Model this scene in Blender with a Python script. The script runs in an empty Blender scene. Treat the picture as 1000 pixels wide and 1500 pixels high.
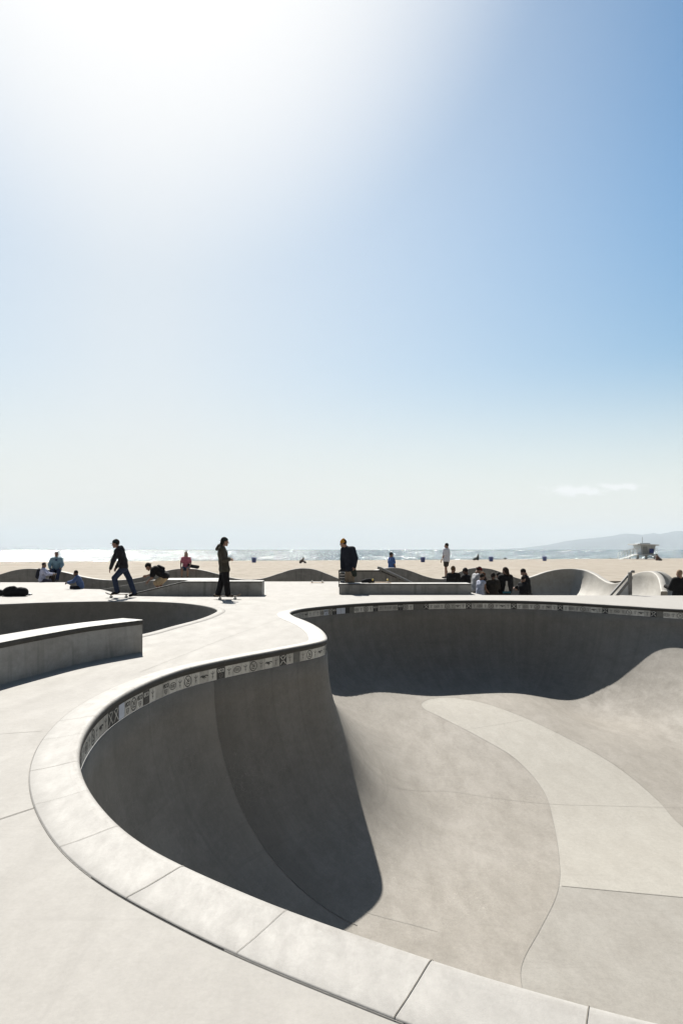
import bpy, bmesh, math, random
import numpy as np
from mathutils import Vector, Matrix
from mathutils.geometry import delaunay_2d_cdt

random.seed(7)
rng = np.random.default_rng(11)
C = bpy.context.scene.collection
H = 1.47            # eye height of the photographer over the deck
F = 1000.0          # focal length in photo pixels
HOR = 805.0         # row of the sea horizon


def G(x, y, z=0.0):
    """photo pixel -> point of the horizontal plane at height z"""
    d = (H - z) * F / (y - HOR)
    return Vector(((x - 500) / F * d, d, z))


def AT(x, y, d):
    """photo pixel at a known distance"""
    return Vector(((x - 500) / F * d, d, H - (y - HOR) / F * d))


# ------------------------------------------------------------------ objects
def props(o, label=None, cat=None, group=None, kind=None):
    if label: o['label'] = label
    if cat: o['category'] = cat
    if group: o['group'] = group
    if kind: o['kind'] = kind
    return o


def thing(name, loc, label, cat, group=None, rz=0.0):
    o = bpy.data.objects.new(name, None)
    C.objects.link(o)
    o.location = loc
    o.rotation_euler = (0, 0, rz)
    o.empty_display_size = 0.2
    return props(o, label, cat, group)


def link_mesh(name, verts, faces, mats, parent=None, fm=None, smooth=False, org=None):
    me = bpy.data.meshes.new(name)
    v = np.asarray(verts, dtype=float)
    if org is not None:
        v = v - np.asarray(org, dtype=float)
    me.from_pydata(v.tolist(), [], [tuple(int(i) for i in f) for f in faces])
    for m in (mats if isinstance(mats, (list, tuple)) else [mats]):
        me.materials.append(m)
    if fm is not None:
        me.polygons.foreach_set('material_index', np.asarray(fm, dtype=np.int32))
    me.polygons.foreach_set('use_smooth', np.full(len(me.polygons), bool(smooth)))
    me.update()
    o = bpy.data.objects.new(name, me)
    C.objects.link(o)
    if parent is not None:
        o.parent = parent
    return o


def dup(root, loc, rot=(0, 0, 0), label=None, group=None):
    r = root.copy(); C.objects.link(r)
    r.location = loc; r.rotation_euler = rot
    if label: r['label'] = label
    if group: r['group'] = group
    for ch in list(root.children):
        c = ch.copy(); C.objects.link(c); c.parent = r
        for g in list(ch.children):
            d = g.copy(); C.objects.link(d); d.parent = c
    return r


class MB:
    """collects simple solids, builds ONE mesh object"""
    def __init__(self):
        self.v = []; self.f = []; self.m = []; self.s = 0

    def add(self, vs, fs, mi=0):
        n = len(self.v)
        self.v += [tuple(p) for p in vs]
        self.f += [tuple(i + n for i in f) for f in fs]
        self.m += [mi] * len(fs)

    def box(self, lo, hi, mi=0, M=None, bev=0.0):
        bm = bmesh.new()
        bmesh.ops.create_cube(bm, size=1)
        for v in bm.verts:
            v.co = Vector([lo[i] + (v.co[i] + .5) * (hi[i] - lo[i]) for i in range(3)])
        if bev:
            bmesh.ops.bevel(bm, geom=bm.edges[:], offset=bev, segments=2, affect='EDGES', profile=.6)
        self.bm(bm, mi, M)

    def bm(self, bm, mi=0, M=None):
        bm.verts.index_update()
        self.add([(M @ v.co if M else v.co) for v in bm.verts],
                 [[v.index for v in f.verts] for f in bm.faces], mi)
        bm.free()

    def prism(self, poly, axis, a, b, mi=0, bev=0.0):
        """poly: 2D points in the two other axes, extruded along axis"""
        bm = bmesh.new()
        def p3(q, t):
            if axis == 1: return Vector((q[0], t, q[1]))
            if axis == 2: return Vector((q[0], q[1], t))
            return Vector((t, q[0], q[1]))
        v0 = [bm.verts.new(p3(q, a)) for q in poly]
        v1 = [bm.verts.new(p3(q, b)) for q in poly]
        n = len(poly)
        bm.faces.new(v0); bm.faces.new(v1[::-1])
        for i in range(n):
            bm.faces.new((v0[i], v1[i], v1[(i + 1) % n], v0[(i + 1) % n]))
        bmesh.ops.recalc_face_normals(bm, faces=bm.faces[:])
        if bev:
            bmesh.ops.bevel(bm, geom=bm.edges[:], offset=bev, segments=2, affect='EDGES', profile=.6)
        self.bm(bm, mi)

    def tube(self, pts, r, n=10, mi=0, r2=None):
        pts = [Vector(p) for p in pts]
        rings = []
        up = Vector((0, 0, 1))
        for i, p in enumerate(pts):
            t = (pts[min(i + 1, len(pts) - 1)] - pts[max(i - 1, 0)]).normalized()
            a = t.cross(up)
            if a.length < 1e-3: a = t.cross(Vector((1, 0, 0)))
            a.normalize(); b = a.cross(t).normalized()
            rr = r if r2 is None else r + (r2 - r) * i / (len(pts) - 1)
            rings.append([p + (a * math.cos(2 * math.pi * k / n) + b * math.sin(2 * math.pi * k / n)) * rr for k in range(n)])
        vs = [q for ring in rings for q in ring]
        fs = []
        for i in range(len(pts) - 1):
            for k in range(n):
                fs.append((i * n + k, i * n + (k + 1) % n, (i + 1) * n + (k + 1) % n, (i + 1) * n + k))
        fs.append(tuple(range(n))[::-1]); fs.append(tuple((len(pts) - 1) * n + k for k in range(n)))
        self.add(vs, fs, mi)

    def lathe(self, prof, c=(0, 0, 0), n=20, mi=0, M=None):
        vs = []; fs = []
        for (r, z) in prof:
            for k in range(n):
                a = 2 * math.pi * k / n
                p = Vector((r * math.cos(a), r * math.sin(a), z))
                if M: p = M @ p
                vs.append(p + Vector(c))
        for i in range(len(prof) - 1):
            for k in range(n):
                fs.append((i * n + k, i * n + (k + 1) % n, (i + 1) * n + (k + 1) % n, (i + 1) * n + k))
        fs.append(tuple(range(n))[::-1]); fs.append(tuple((len(prof) - 1) * n + k for k in range(n)))
        self.add(vs, fs, mi)

    def ball(self, c, r, n=8, mi=0):
        r = (r, r, r) if not hasattr(r, '__len__') else r
        vs = []; fs = []
        for i in range(n + 1):
            a = math.pi * i / n
            for k in range(n * 2):
                b = math.pi * k / n
                vs.append((c[0] + r[0] * math.sin(a) * math.cos(b), c[1] + r[1] * math.sin(a) * math.sin(b), c[2] + r[2] * math.cos(a)))
        m = n * 2
        for i in range(n):
            for k in range(m):
                fs.append((i * m + k, (i + 1) * m + k, (i + 1) * m + (k + 1) % m, i * m + (k + 1) % m))
        self.add(vs, fs, mi)

    def build(self, name, mats, parent=None, org=None, smooth=False):
        return link_mesh(name, self.v, self.f, mats, parent, self.m, smooth, org)


# ---------------------------------------------------------------- materials
def nt_new(name):
    m = bpy.data.materials.new(name)
    m.use_nodes = True
    nt = m.node_tree
    nt.nodes.clear()
    out = nt.nodes.new('ShaderNodeOutputMaterial')
    b = nt.nodes.new('ShaderNodeBsdfPrincipled')
    nt.links.new(b.outputs[0], out.inputs[0])
    return m, nt, b


def N(nt, t, **kw):
    n = nt.nodes.new(t)
    for k, v in kw.items():
        if k in n.inputs.keys() if isinstance(k, str) else False:
            n.inputs[k].default_value = v
        else:
            setattr(n, k, v)
    return n


def noise(nt, co, scale, detail=4, rough=.55, dist=0.0):
    n = nt.nodes.new('ShaderNodeTexNoise')
    n.inputs['Scale'].default_value = scale
    n.inputs['Detail'].default_value = detail
    n.inputs['Roughness'].default_value = rough
    n.inputs['Distortion'].default_value = dist
    nt.links.new(co, n.inputs['Vector'])
    return n.outputs['Fac']


def mapping(nt, co, scale, rot=(0, 0, 0)):
    n = nt.nodes.new('ShaderNodeMapping')
    n.inputs['Scale'].default_value = scale
    n.inputs['Rotation'].default_value = rot
    nt.links.new(co, n.inputs['Vector'])
    return n.outputs[0]


def rmap(nt, v, a, b, c, d, clamp=True):
    n = nt.nodes.new('ShaderNodeMapRange')
    n.clamp = clamp
    nt.links.new(v, n.inputs[0])
    for i, x in enumerate((a, b, c, d)):
        n.inputs[i + 1].default_value = x
    return n.outputs[0]


def mth(nt, op, a, b=0.0):
    n = nt.nodes.new('ShaderNodeMath'); n.operation = op
    for i, x in enumerate((a, b)):
        if isinstance(x, (int, float)): n.inputs[i].default_value = x
        else: nt.links.new(x, n.inputs[i])
    return n.outputs[0]


def mixc(nt, f, a, b, blend='MIX'):
    n = nt.nodes.new('ShaderNodeMix'); n.data_type = 'RGBA'; n.blend_type = blend
    if isinstance(f, (int, float)): n.inputs[0].default_value = f
    else: nt.links.new(f, n.inputs[0])
    for i, x in ((6, a), (7, b)):
        if isinstance(x, (tuple, list)): n.inputs[i].default_value = (*x[:3], 1)
        else: nt.links.new(x, n.inputs[i])
    return n.outputs[2]


def bump(nt, b, h, strength, dist=.01):
    n = nt.nodes.new('ShaderNodeBump')
    n.inputs['Strength'].default_value = strength
    n.inputs['Distance'].default_value = dist
    nt.links.new(h, n.inputs['Height'])
    nt.links.new(n.outputs[0], b.inputs['Normal'])


def sc_col(c, k):
    return tuple(min(1, max(0, x * k)) for x in c)


_mc = {}
def cmat(name, col, rough=.8, var=.12, scale=9, bmp=.15, bscale=90, spec=.3, metal=0.0):
    """plain procedural material: mottled colour and fine relief"""
    key = (name, col, rough, var, scale)
    if key in _mc: return _mc[key]
    m, nt, b = nt_new(name)
    tc = nt.nodes.new('ShaderNodeTexCoord').outputs['Object']
    f = noise(nt, tc, scale, 5, .6)
    col_n = mixc(nt, rmap(nt, f, .3, .7, 0, 1), sc_col(col, 1 - var), sc_col(col, 1 + var))
    nt.links.new(col_n, b.inputs['Base Color'])
    b.inputs['Roughness'].default_value = rough
    b.inputs['Specular IOR Level'].default_value = spec
    b.inputs['Metallic'].default_value = metal
    bump(nt, b, noise(nt, tc, bscale, 3), bmp, .004)
    _mc[key] = m
    return m


def concrete(name, col, warm, dark, s1=.35, s2=2.2, rough=.62, streak=0.0, spk=.10, spec=.35, sdir=0.6, cracks=0.0, stain=.35, lip=False, band=None, spots=0.0, drip=0.0):
    """cast concrete: broad blotches, trowel swirls, stains and pores.  'uv' holds metres along / away from the lip in the bowls"""
    m, nt, b = nt_new(name)
    tc = nt.nodes.new('ShaderNodeTexCoord')
    P = tc.outputs['Object']
    big = noise(nt, P, s1 * 1.6, 7, .62, .2)
    med = noise(nt, mapping(nt, P, (1, .42, 1), (0, 0, sdir)), s2 * 2.4, 9, .72, .25)
    grit = noise(nt, P, 17, 5, .7)
    fine = noise(nt, P, 55, 4, .7)
    pores = noise(nt, P, 240, 2, .5)
    c = mixc(nt, rmap(nt, big, .34, .66, 0, 1), col, warm)
    c = mixc(nt, mth(nt, 'MULTIPLY', rmap(nt, med, .40, .68, 0, 1), stain), c, dark)
    k = rmap(nt, mth(nt, 'ADD', mth(nt, 'MULTIPLY', fine, .5), mth(nt, 'MULTIPLY', grit, .5)), .25, .75, 1 - spk * 1.25, 1 + spk * 1.25)
    c = mixc(nt, 1.0, c, (1, 1, 1), 'MULTIPLY')
    comb = nt.nodes.new('ShaderNodeCombineColor')
    for i in range(3): nt.links.new(k, comb.inputs[i])
    c = mixc(nt, 1.0, c, comb.outputs[0], 'MULTIPLY')
    hgt = mth(nt, 'ADD', mth(nt, 'MULTIPLY', fine, .6), mth(nt, 'MULTIPLY', pores, .5))
    if streak:
        uv = tc.outputs['UV']
        sv = nt.nodes.new('ShaderNodeSeparateXYZ'); nt.links.new(uv, sv.inputs[0])
        onwall = rmap(nt, sv.outputs['Y'], 1.25, 1.9, 1, 0)
        st = noise(nt, mapping(nt, uv, (5.5, .35, 1)), 1.0, 6, .65, .5)      # run-off marks straight down the wall
        st2 = noise(nt, mapping(nt, uv, (.35, 3.2, 1)), 1.0, 5, .6, 1.2)     # trowel passes along the wall
        w = nt.nodes.new('ShaderNodeTexVoronoi')
        c = mixc(nt, mth(nt, 'MULTIPLY', mth(nt, 'MULTIPLY', rmap(nt, st, .46, .72, 0, 1), streak), onwall), c, dark)
        c = mixc(nt, mth(nt, 'MULTIPLY', mth(nt, 'MULTIPLY', rmap(nt, st2, .5, .75, 0, 1), streak * .8), onwall), c, sc_col(warm, 1.18))
        nt.nodes.remove(w)
    if band:
        # neighbouring pours differ in tone: a paler one ends sharply at the seam
        sb = nt.nodes.new('ShaderNodeSeparateXYZ'); nt.links.new(tc.outputs['UV'], sb.inputs[0])
        du = mth(nt, 'SUBTRACT', sb.outputs['X'], band[0])
        wob = mth(nt, 'MULTIPLY', mth(nt, 'SUBTRACT', noise(nt, P, 1.6, 3), .5), .25)
        t1 = mth(nt, 'MULTIPLY', rmap(nt, mth(nt, 'ADD', du, wob), .62 * SEAM, .05 * SEAM, 0, 1), rmap(nt, du, -.006 * SEAM, .006 * SEAM, 0, 1))
        c = mixc(nt, mth(nt, 'MULTIPLY', mth(nt, 'MULTIPLY', t1, .32), onwall), c, sc_col(col, 1.45))
        t2 = mth(nt, 'MULTIPLY', rmap(nt, du, -.55 * SEAM, 0, 0, 1), rmap(nt, du, -.004 * SEAM, .004 * SEAM, 1, 0))
        c = mixc(nt, mth(nt, 'MULTIPLY', mth(nt, 'MULTIPLY', t2, .5), onwall), c, dark)
        # wheel marks sweeping along the wall
        wm = noise(nt, mapping(nt, tc.outputs['UV'], (.22, 13, 1), (0, 0, .05)), 1.0, 5, .7, .5)
        wm2 = noise(nt, mapping(nt, P, (.5, 9, .5), (0, .0, .9)), 1.0, 4, .65, .8)
        c = mixc(nt, mth(nt, 'MULTIPLY', rmap(nt, wm, .56, .74, 0, .40), onwall), c, dark)
        c = mixc(nt, rmap(nt, wm2, .60, .74, 0, .22), c, sc_col(warm, 1.25))
    if drip:
        dp = noise(nt, mapping(nt, P, (5, 5, .45)), 1.0, 6, .68, .4)
        c = mixc(nt, rmap(nt, dp, .5, .72, 0, drip), c, sc_col(dark, .6))
        dq = noise(nt, mapping(nt, P, (.8, .8, 2.2)), 1.0, 5, .6, 1.0)
        c = mixc(nt, rmap(nt, dq, .52, .7, 0, drip * .8), c, sc_col(col, 1.25))
    if spots:
        v = nt.nodes.new('ShaderNodeTexVoronoi'); v.inputs['Scale'].default_value = 1.7; v.inputs['Randomness'].default_value = 1
        nt.links.new(P, v.inputs['Vector'])
        c = mixc(nt, mth(nt, 'MULTIPLY', rmap(nt, v.outputs['Distance'], .016, .03, 1, 0), spots), c, sc_col(dark, .55))
        ln = noise(nt, mapping(nt, P, (.5, 16, 1), (0, 0, -.5)), 1.0, 4, .6, .4)
        c = mixc(nt, rmap(nt, ln, .62, .72, 0, .30), c, dark)
        ln2 = noise(nt, mapping(nt, P, (14, .45, 1), (0, 0, -.3)), 1.0, 4, .6, .6)
        c = mixc(nt, rmap(nt, ln2, .63, .72, 0, .28), c, dark)
    if lip:
        # wax and grind marks on the lip, dark on its front face
        uv = tc.outputs['UV']
        sp = nt.nodes.new('ShaderNodeSeparateXYZ'); nt.links.new(uv, sp.inputs[0])
        gr = noise(nt, mapping(nt, uv, (1.3, 14, 1)), 1.0, 6, .7, .6)
        gr2 = noise(nt, mapping(nt, uv, (22, 6, 1)), 1.0, 4, .7)
        near = rmap(nt, sp.outputs['Y'], -.075, .006, 0, 1)
        k1 = mth(nt, 'MULTIPLY', near, rmap(nt, mth(nt, 'ADD', mth(nt, 'MULTIPLY', gr, .7), mth(nt, 'MULTIPLY', gr2, .3)), .44, .66, 0, .75))
        c = mixc(nt, k1, c, (.13, .115, .10))
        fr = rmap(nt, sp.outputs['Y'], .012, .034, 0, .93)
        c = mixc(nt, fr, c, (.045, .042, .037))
    if cracks:
        v = nt.nodes.new('ShaderNodeTexVoronoi'); v.feature = 'DISTANCE_TO_EDGE'
        v.inputs['Scale'].default_value = 11
        wob = nt.nodes.new('ShaderNodeTexNoise'); wob.inputs['Scale'].default_value = 6
        nt.links.new(P, wob.inputs['Vector'])
        ad = nt.nodes.new('ShaderNodeVectorMath'); ad.operation = 'MULTIPLY_ADD'
        nt.links.new(wob.outputs['Color'], ad.inputs[0]); ad.inputs[1].default_value = (.14, .14, .14)
        nt.links.new(P, ad.inputs[2]); nt.links.new(ad.outputs[0], v.inputs['Vector'])
        msk = rmap(nt, noise(nt, P, .8, 3), .52, .66, 0, 1)
        cr = mth(nt, 'MULTIPLY', rmap(nt, v.outputs['Distance'], 0, .018, 1, 0), mth(nt, 'MULTIPLY', msk, cracks))
        c = mixc(nt, cr, c, sc_col(col, 1.35))
    nt.links.new(c, b.inputs['Base Color'])
    nt.links.new(rmap(nt, med, .3, .7, rough - .08, rough + .1), b.inputs['Roughness'])
    b.inputs['Specular IOR Level'].default_value = spec
    bump(nt, b, hgt, .35, .003)
    return m


M = {}
SEAM = 1.0
M['deck'] = concrete('deck_concrete', (.290, .276, .255), (.277, .264, .244), (.242, .23, .213), .22, 1.3, .78, spk=.09, stain=.26, spec=.2, spots=.55)
M['coping'] = concrete('coping_concrete', (.31, .297, .277), (.285, .273, .254), (.21, .20, .187), .8, 4.5, .66, spk=.08, stain=.24, spec=.25, lip=True)
def bowl_mat(u0, per):
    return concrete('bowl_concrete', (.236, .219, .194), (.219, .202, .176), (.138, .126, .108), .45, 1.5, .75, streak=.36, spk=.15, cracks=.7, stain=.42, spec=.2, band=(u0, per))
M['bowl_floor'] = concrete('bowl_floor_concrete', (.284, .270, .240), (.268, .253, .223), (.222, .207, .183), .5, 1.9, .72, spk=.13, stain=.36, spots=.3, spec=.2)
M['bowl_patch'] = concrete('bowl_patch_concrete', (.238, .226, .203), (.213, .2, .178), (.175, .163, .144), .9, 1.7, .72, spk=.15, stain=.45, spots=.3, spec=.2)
M['ledge'] = concrete('ledge_concrete', (.30, .295, .28), (.24, .23, .21), (.17, .165, .155), .9, 3.0, .62, spk=.12, stain=.55, drip=.6)
M['wall'] = concrete('wave_wall_concrete', (.25, .235, .21), (.20, .188, .168), (.14, .13, .118), .5, 2.0, .66, spk=.12, stain=.55, drip=.6)
M['pipe'] = concrete('quarter_pipe_concrete', (.33, .315, .285), (.28, .262, .232), (.19, .178, .158), .5, 1.4, .62, spk=.08, stain=.55)
M['joint'] = cmat('joint_shadow_gap', (.07, .062, .052), .95, .3, 30)
M['joint_mid'] = cmat('dusty_joint', (.16, .146, .125), .95, .3, 30)
M['joint_soft'] = cmat('worn_joint', (.20, .188, .17), .95, .25, 30)
M['white_tile'] = cmat('white_tile', (.56, .54, .49), .35, .2, 7, .05, spec=.5)
M['white_tile_b'] = cmat('grimy_tile', (.42, .40, .36), .4, .28, 6, .05, spec=.5)
M['blue_tile'] = cmat('pale_blue_tile', (.54, .57, .64), .35, .12, 14, .05, spec=.5)
M['black_tile'] = cmat('black_tile', (.028, .028, .028), .35, .3, 20, .05, spec=.5)
M['ink'] = cmat('tile_ink', (.05, .048, .046), .5, .2, 20)
M['grey_ink'] = cmat('faded_tile_ink', (.15, .145, .135), .5, .2, 20)
M['grout'] = cmat('tile_grout', (.17, .165, .15), .9, .2, 20)
M['steel'] = cmat('painted_steel', (.16, .155, .145), .5, .25, 14, .1, spec=.5)
M['galv'] = cmat('galvanised_steel', (.30, .30, .29), .45, .2, 14, .1, spec=.5, metal=.6)
HAZE = 7e-5
SUN_T = 1.08
SUN_E = 4.6
SKY_S = .09
DUST = 3.0
EXPO = 1.1
CLOUD = True
CLOUD_C = (9.0, 9.0, 9.0)

SUN_E = 5.0
SKY_S = .05
EXPO = 1.1
DUST = .3
SAT = 1.2
TINT = (.95, 1.03, .97)
SIDE = .70
PALE = (8.6, 9.0, 9.2)
WHITE = (9.6, 9.6, 9.6)
HORIZ = (7.5, 7.95, 8.0)
CLOUD_C = (9.4, 9.4, 9.3)
HAZE = 5e-5
SEA_R = .14
SEA_A = 1.15
SEA_B = -.2
TINT = (1.08, 1.18, 1.10)
HORIZ = (8.0, 7.75, 7.3)
PALE = (8.5, 8.8, 8.9)
SEA_R = .2
SEA_A = 1.1
PALE = (8.2, 8.35, 8.3)
SEA_R = .12
SEA_A = 1.0
SEA_X = 3.4
SEA_B = -.22
BACK_DIM = (2.3, 2.5, 2.7)
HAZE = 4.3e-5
BACK_DIM = (1.0, 1.03, 1.06)
BACK_DIM = (.4, .4, .42)
LOWSKY = (.95, .86, .84)
PALE = (8.3, 8.3, 8.1)
HAZE = 3.8e-5
TINT = (1.13, 1.23, 1.12)
HAZE = 5e-5
TINT = (1.16, 1.25, 1.13)
# ------------------------------------------------------------- plan helpers
def catmull(pts, step, closed=True):
    P = [np.asarray(p, float)[:2] for p in pts]
    n = len(P); out = []
    rngi = range(n) if closed else range(n - 1)
    for i in rngi:
        if closed:
            p0, p1, p2, p3 = P[(i - 1) % n], P[i], P[(i + 1) % n], P[(i + 2) % n]
        else:
            p0, p1, p2, p3 = P[max(i - 1, 0)], P[i], P[i + 1], P[min(i + 2, n - 1)]
        # centripetal parametrisation keeps uneven spacing from looping
        t = [0]
        for a, b in ((p0, p1), (p1, p2), (p2, p3)):
            t.append(t[-1] + max(np.linalg.norm(b - a), 1e-6) ** .5)
        m = max(2, int(np.linalg.norm(p2 - p1) / step) + 1)
        for k in range(m):
            u = t[1] + (t[2] - t[1]) * k / m
            A1 = (t[1] - u) / (t[1] - t[0]) * p0 + (u - t[0]) / (t[1] - t[0]) * p1
            A2 = (t[2] - u) / (t[2] - t[1]) * p1 + (u - t[1]) / (t[2] - t[1]) * p2
            A3 = (t[3] - u) / (t[3] - t[2]) * p2 + (u - t[2]) / (t[3] - t[2]) * p3
            B1 = (t[2] - u) / (t[2] - t[0]) * A1 + (u - t[0]) / (t[2] - t[0]) * A2
            B2 = (t[3] - u) / (t[3] - t[1]) * A2 + (u - t[1]) / (t[3] - t[1]) * A3
            out.append((t[2] - u) / (t[2] - t[1]) * B1 + (u - t[1]) / (t[2] - t[1]) * B2)
    if not closed: out.append(P[-1])
    return np.array(out)


def resample(L, step, closed=True):
    Q = np.vstack([L, L[:1]]) if closed else L
    seg = np.linalg.norm(np.diff(Q, axis=0), axis=1)
    s = np.concatenate([[0], np.cumsum(seg)])
    n = int(round(s[-1] / step))
    t = np.linspace(0, s[-1], n, endpoint=False) if closed else np.linspace(0, s[-1], n + 1)
    return np.stack([np.interp(t, s, Q[:, i]) for i in range(2)], 1), s[-1]


def smooth_loop(L, it):
    for _ in range(it):
        L = L * .5 + (np.roll(L, 1, 0) + np.roll(L, -1, 0)) * .25
    return L


def inpoly(pts, poly):
    pts = np.atleast_2d(pts); x, y = pts[:, 0], pts[:, 1]
    r = np.zeros(len(pts), bool)
    j = len(poly) - 1
    for i in range(len(poly)):
        xi, yi = poly[i]; xj, yj = poly[j]
        if yi != yj:
            c = ((yi > y) != (yj > y)) & (x < (xj - xi) * (y - yi) / (yj - yi) + xi)
            r ^= c
        j = i
    return r


def loop_normals(L, closed=True):
    """unit normals pointing to the inside of a loop"""
    t = np.roll(L, -1, 0) - np.roll(L, 1, 0)
    t /= np.linalg.norm(t, axis=1)[:, None]
    n = np.stack([-t[:, 1], t[:, 0]], 1)
    A = .5 * np.sum(L[:, 0] * np.roll(L[:, 1], -1) - np.roll(L[:, 0], -1) * L[:, 1])
    return n if A > 0 else -n


def nearest(pts, L):
    d = np.empty(len(pts)); k = np.empty(len(pts), int)
    for a in range(0, len(pts), 2000):
        q = pts[a:a + 2000]
        D2 = ((q[:, None, :] - L[None]) ** 2).sum(2)
        k[a:a + 2000] = D2.argmin(1)
        d[a:a + 2000] = np.sqrt(D2.min(1))
    return d, k


def cdt(points, edges):
    r = delaunay_2d_cdt([Vector((float(p[0]), float(p[1]))) for p in points], [tuple(map(int, e)) for e in edges], [], 0, 1e-5)
    return np.array([tuple(v) for v in r[0]]), [tuple(f) for f in r[2]]


# -------------------------------------------------------------- big bowl plan
rim_px = [(1000, 892.5), (900, 886.3), (800, 880.8), (700, 879.2), (600, 880.8), (520, 884.3), (450, 890.6), (432, 894),
          (425, 897.6), (432, 903), (450, 910), (468, 919.5), (478, 930), (478.5, 937), (468, 940.5), (440, 946), (400, 953.5), (330, 966.5),
          (270, 980), (220, 998), (180, 1018), (150, 1040), (125, 1073), (117, 1100), (118, 1122), (130, 1153), (155, 1187),
          (185, 1216), (225, 1243), (270, 1266), (340, 1297), (410, 1326), (500, 1358), (610, 1395), (700, 1425), (800, 1453),
          (880, 1475), (960, 1496)]
LIP = .036
rim_pts = [tuple(G(x, y, LIP))[:2] for x, y in rim_px]
rim_pts += [(1.7, 1.86), (2.6, 1.72), (4.0, 1.95), (5.6, 2.75), (7.2, 4.1), (8.7, 6.2), (9.7, 8.8), (10.15, 11.5), (9.9, 13.9), (9.3, 15.6)]
L0, _ = resample(catmull(rim_pts, .05), .05)
L0 = smooth_loop(L0, 14)
RIM, PERI = resample(L0, .052)
NR = len(RIM)
RN = loop_normals(RIM)
US = PERI / NR                      # metres per rim sample


def near_u(px, py):
    p = np.array(G(px, py, LIP))[:2]
    return int(((RIM - p) ** 2).sum(1).argmin())


def sst(a, b, x):
    t = np.clip((x - a) / (b - a), 0, 1)
    return t * t * (3 - 2 * t)


VERT = .215


def depth_at(p):
    x, y = p[:, 0], p[:, 1]
    return 2.74 - .56 * sst(9.5, 16.5, y) - .24 * sst(2.6, .2, x) * sst(14.0, 16.5, y) + .34 * np.exp(-((x - 5.95) / .95) ** 2) * sst(13.0, 16.5, y) - .84 * sst(6.6, 8.1, x) * sst(10.5, 15.0, y)


def bowl_z(p, d):
    Z = depth_at(p)
    R = np.full(len(p), 2.35)
    R = R - .5 * np.exp(-((p[:, 0] + .9) ** 2 + (p[:, 1] - 16.2) ** 2) / 2.0)
    R = R - .45 * np.exp(-((p[:, 0] - .1) ** 2 + (p[:, 1] - 10.9) ** 2) / 5.0)
    q = np.clip(1 - d / R, 0, 1)
    return -(VERT + (Z - VERT) * np.sqrt(np.maximum(1 - q * q, 0)))


def bowl_hit(px, py):
    """photo pixel -> point on the bowl's surface"""
    z = -2.7
    for _ in range(14):
        g = np.array(G(px, py, z))[:2]
        if not inpoly(g, RIM)[0]: z = .6 * z; continue
        d, _k = nearest(g[None], RIM)
        z = .5 * z + .5 * float(bowl_z(g[None], d)[0])
    return np.array(G(px, py, z))


# outline of the paler flat floor
st_left = [(763, 1440), (764, 1412), (790, 1362), (812, 1318), (819, 1290), (818, 1255), (810, 1205), (795, 1158), (752, 1110), (702, 1080), (642, 1049), (618, 1036)]
st_right = [(624, 1026), (652, 1022), (690, 1026), (742, 1041), (820, 1076), (900, 1121), (960, 1170), (1003, 1214)]
strip = [bowl_hit(x, y)[:2] for x, y in st_left + st_right]
strip = [np.array((1.75, 5.2))] + strip + [np.array((5.6, 9.0)), np.array((6.2, 7.4)), np.array((5.6, 5.6)), np.array((3.6, 4.5))]
strip = catmull(strip, .07)
strip, _ = resample(strip, .075)
strip = smooth_loop(strip, 1)
cut_a, cut_b = bowl_hit(812, 1297)[:2], bowl_hit(1003, 1315)[:2]

# --- wall bands follow the rim, the rest is triangulated inside the .40 m offset
dl = [-.014, 0.0, .012, .035, .07, .115, .17, .24, .32, .40, .49, .60, .72]
vs = []; uvs = []
for d in dl:
    p = RIM + RN * d
    z = bowl_z(p, np.full(NR, max(d, 0.0)))
    if d < 0: z = np.full(NR, -.205)
    vs += [(a[0], a[1], b) for a, b in zip(p, z)]
    uvs += [(i * US, d) for i in range(NR)]
fs = []; fm = []
for r in range(len(dl) - 1):
    for i in range(NR):
        j = (i + 1) % NR
        fs.append((r * NR + i, r * NR + j, (r + 1) * NR + j, (r + 1) * NR + i)); fm.append(0)
base = (len(dl) - 1) * NR
inner = np.array(vs[base:])[:, :2]
gx, gy = np.meshgrid(np.arange(-3, 10.5, .062), np.arange(1.5, 20.2, .062))
gp = np.stack([gx.ravel(), gy.ravel()], 1)
gp[1::2] += (.012, .025)
gp = gp[inpoly(gp, RIM)]
dg, kg = nearest(gp, RIM)
gp = gp[dg > .745]
ds, _k = nearest(gp, strip)
cutline = np.array([cut_a + (cut_b - cut_a) * t for t in np.linspace(-.02, 1.4, 60)])
cutline = cutline[inpoly(cutline, strip)]
dc, _k = nearest(gp, cutline)
gp = gp[(ds > .035) & (dc > .035)]
pts = np.vstack([inner, strip, cutline, gp])
ed = [(i, (i + 1) % NR) for i in range(NR)]
ns = len(strip)
ed += [(NR + i, NR + (i + 1) % ns) for i in range(ns)]
nc = len(cutline)
ed += [(NR + ns + i, NR + ns + i + 1) for i in range(nc - 1)]
V2, F2 = cdt(pts, ed)
cen = np.array([V2[list(f)].mean(0) for f in F2])
keep = inpoly(cen, inner)
ins = inpoly(cen, strip)
side = (cut_b - cut_a); nrm = np.array((side[1], -side[0]))
below = ((cen - cut_a) @ nrm) > 0
d2, k2 = nearest(V2, RIM)
z2 = bowl_z(V2, d2)
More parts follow.
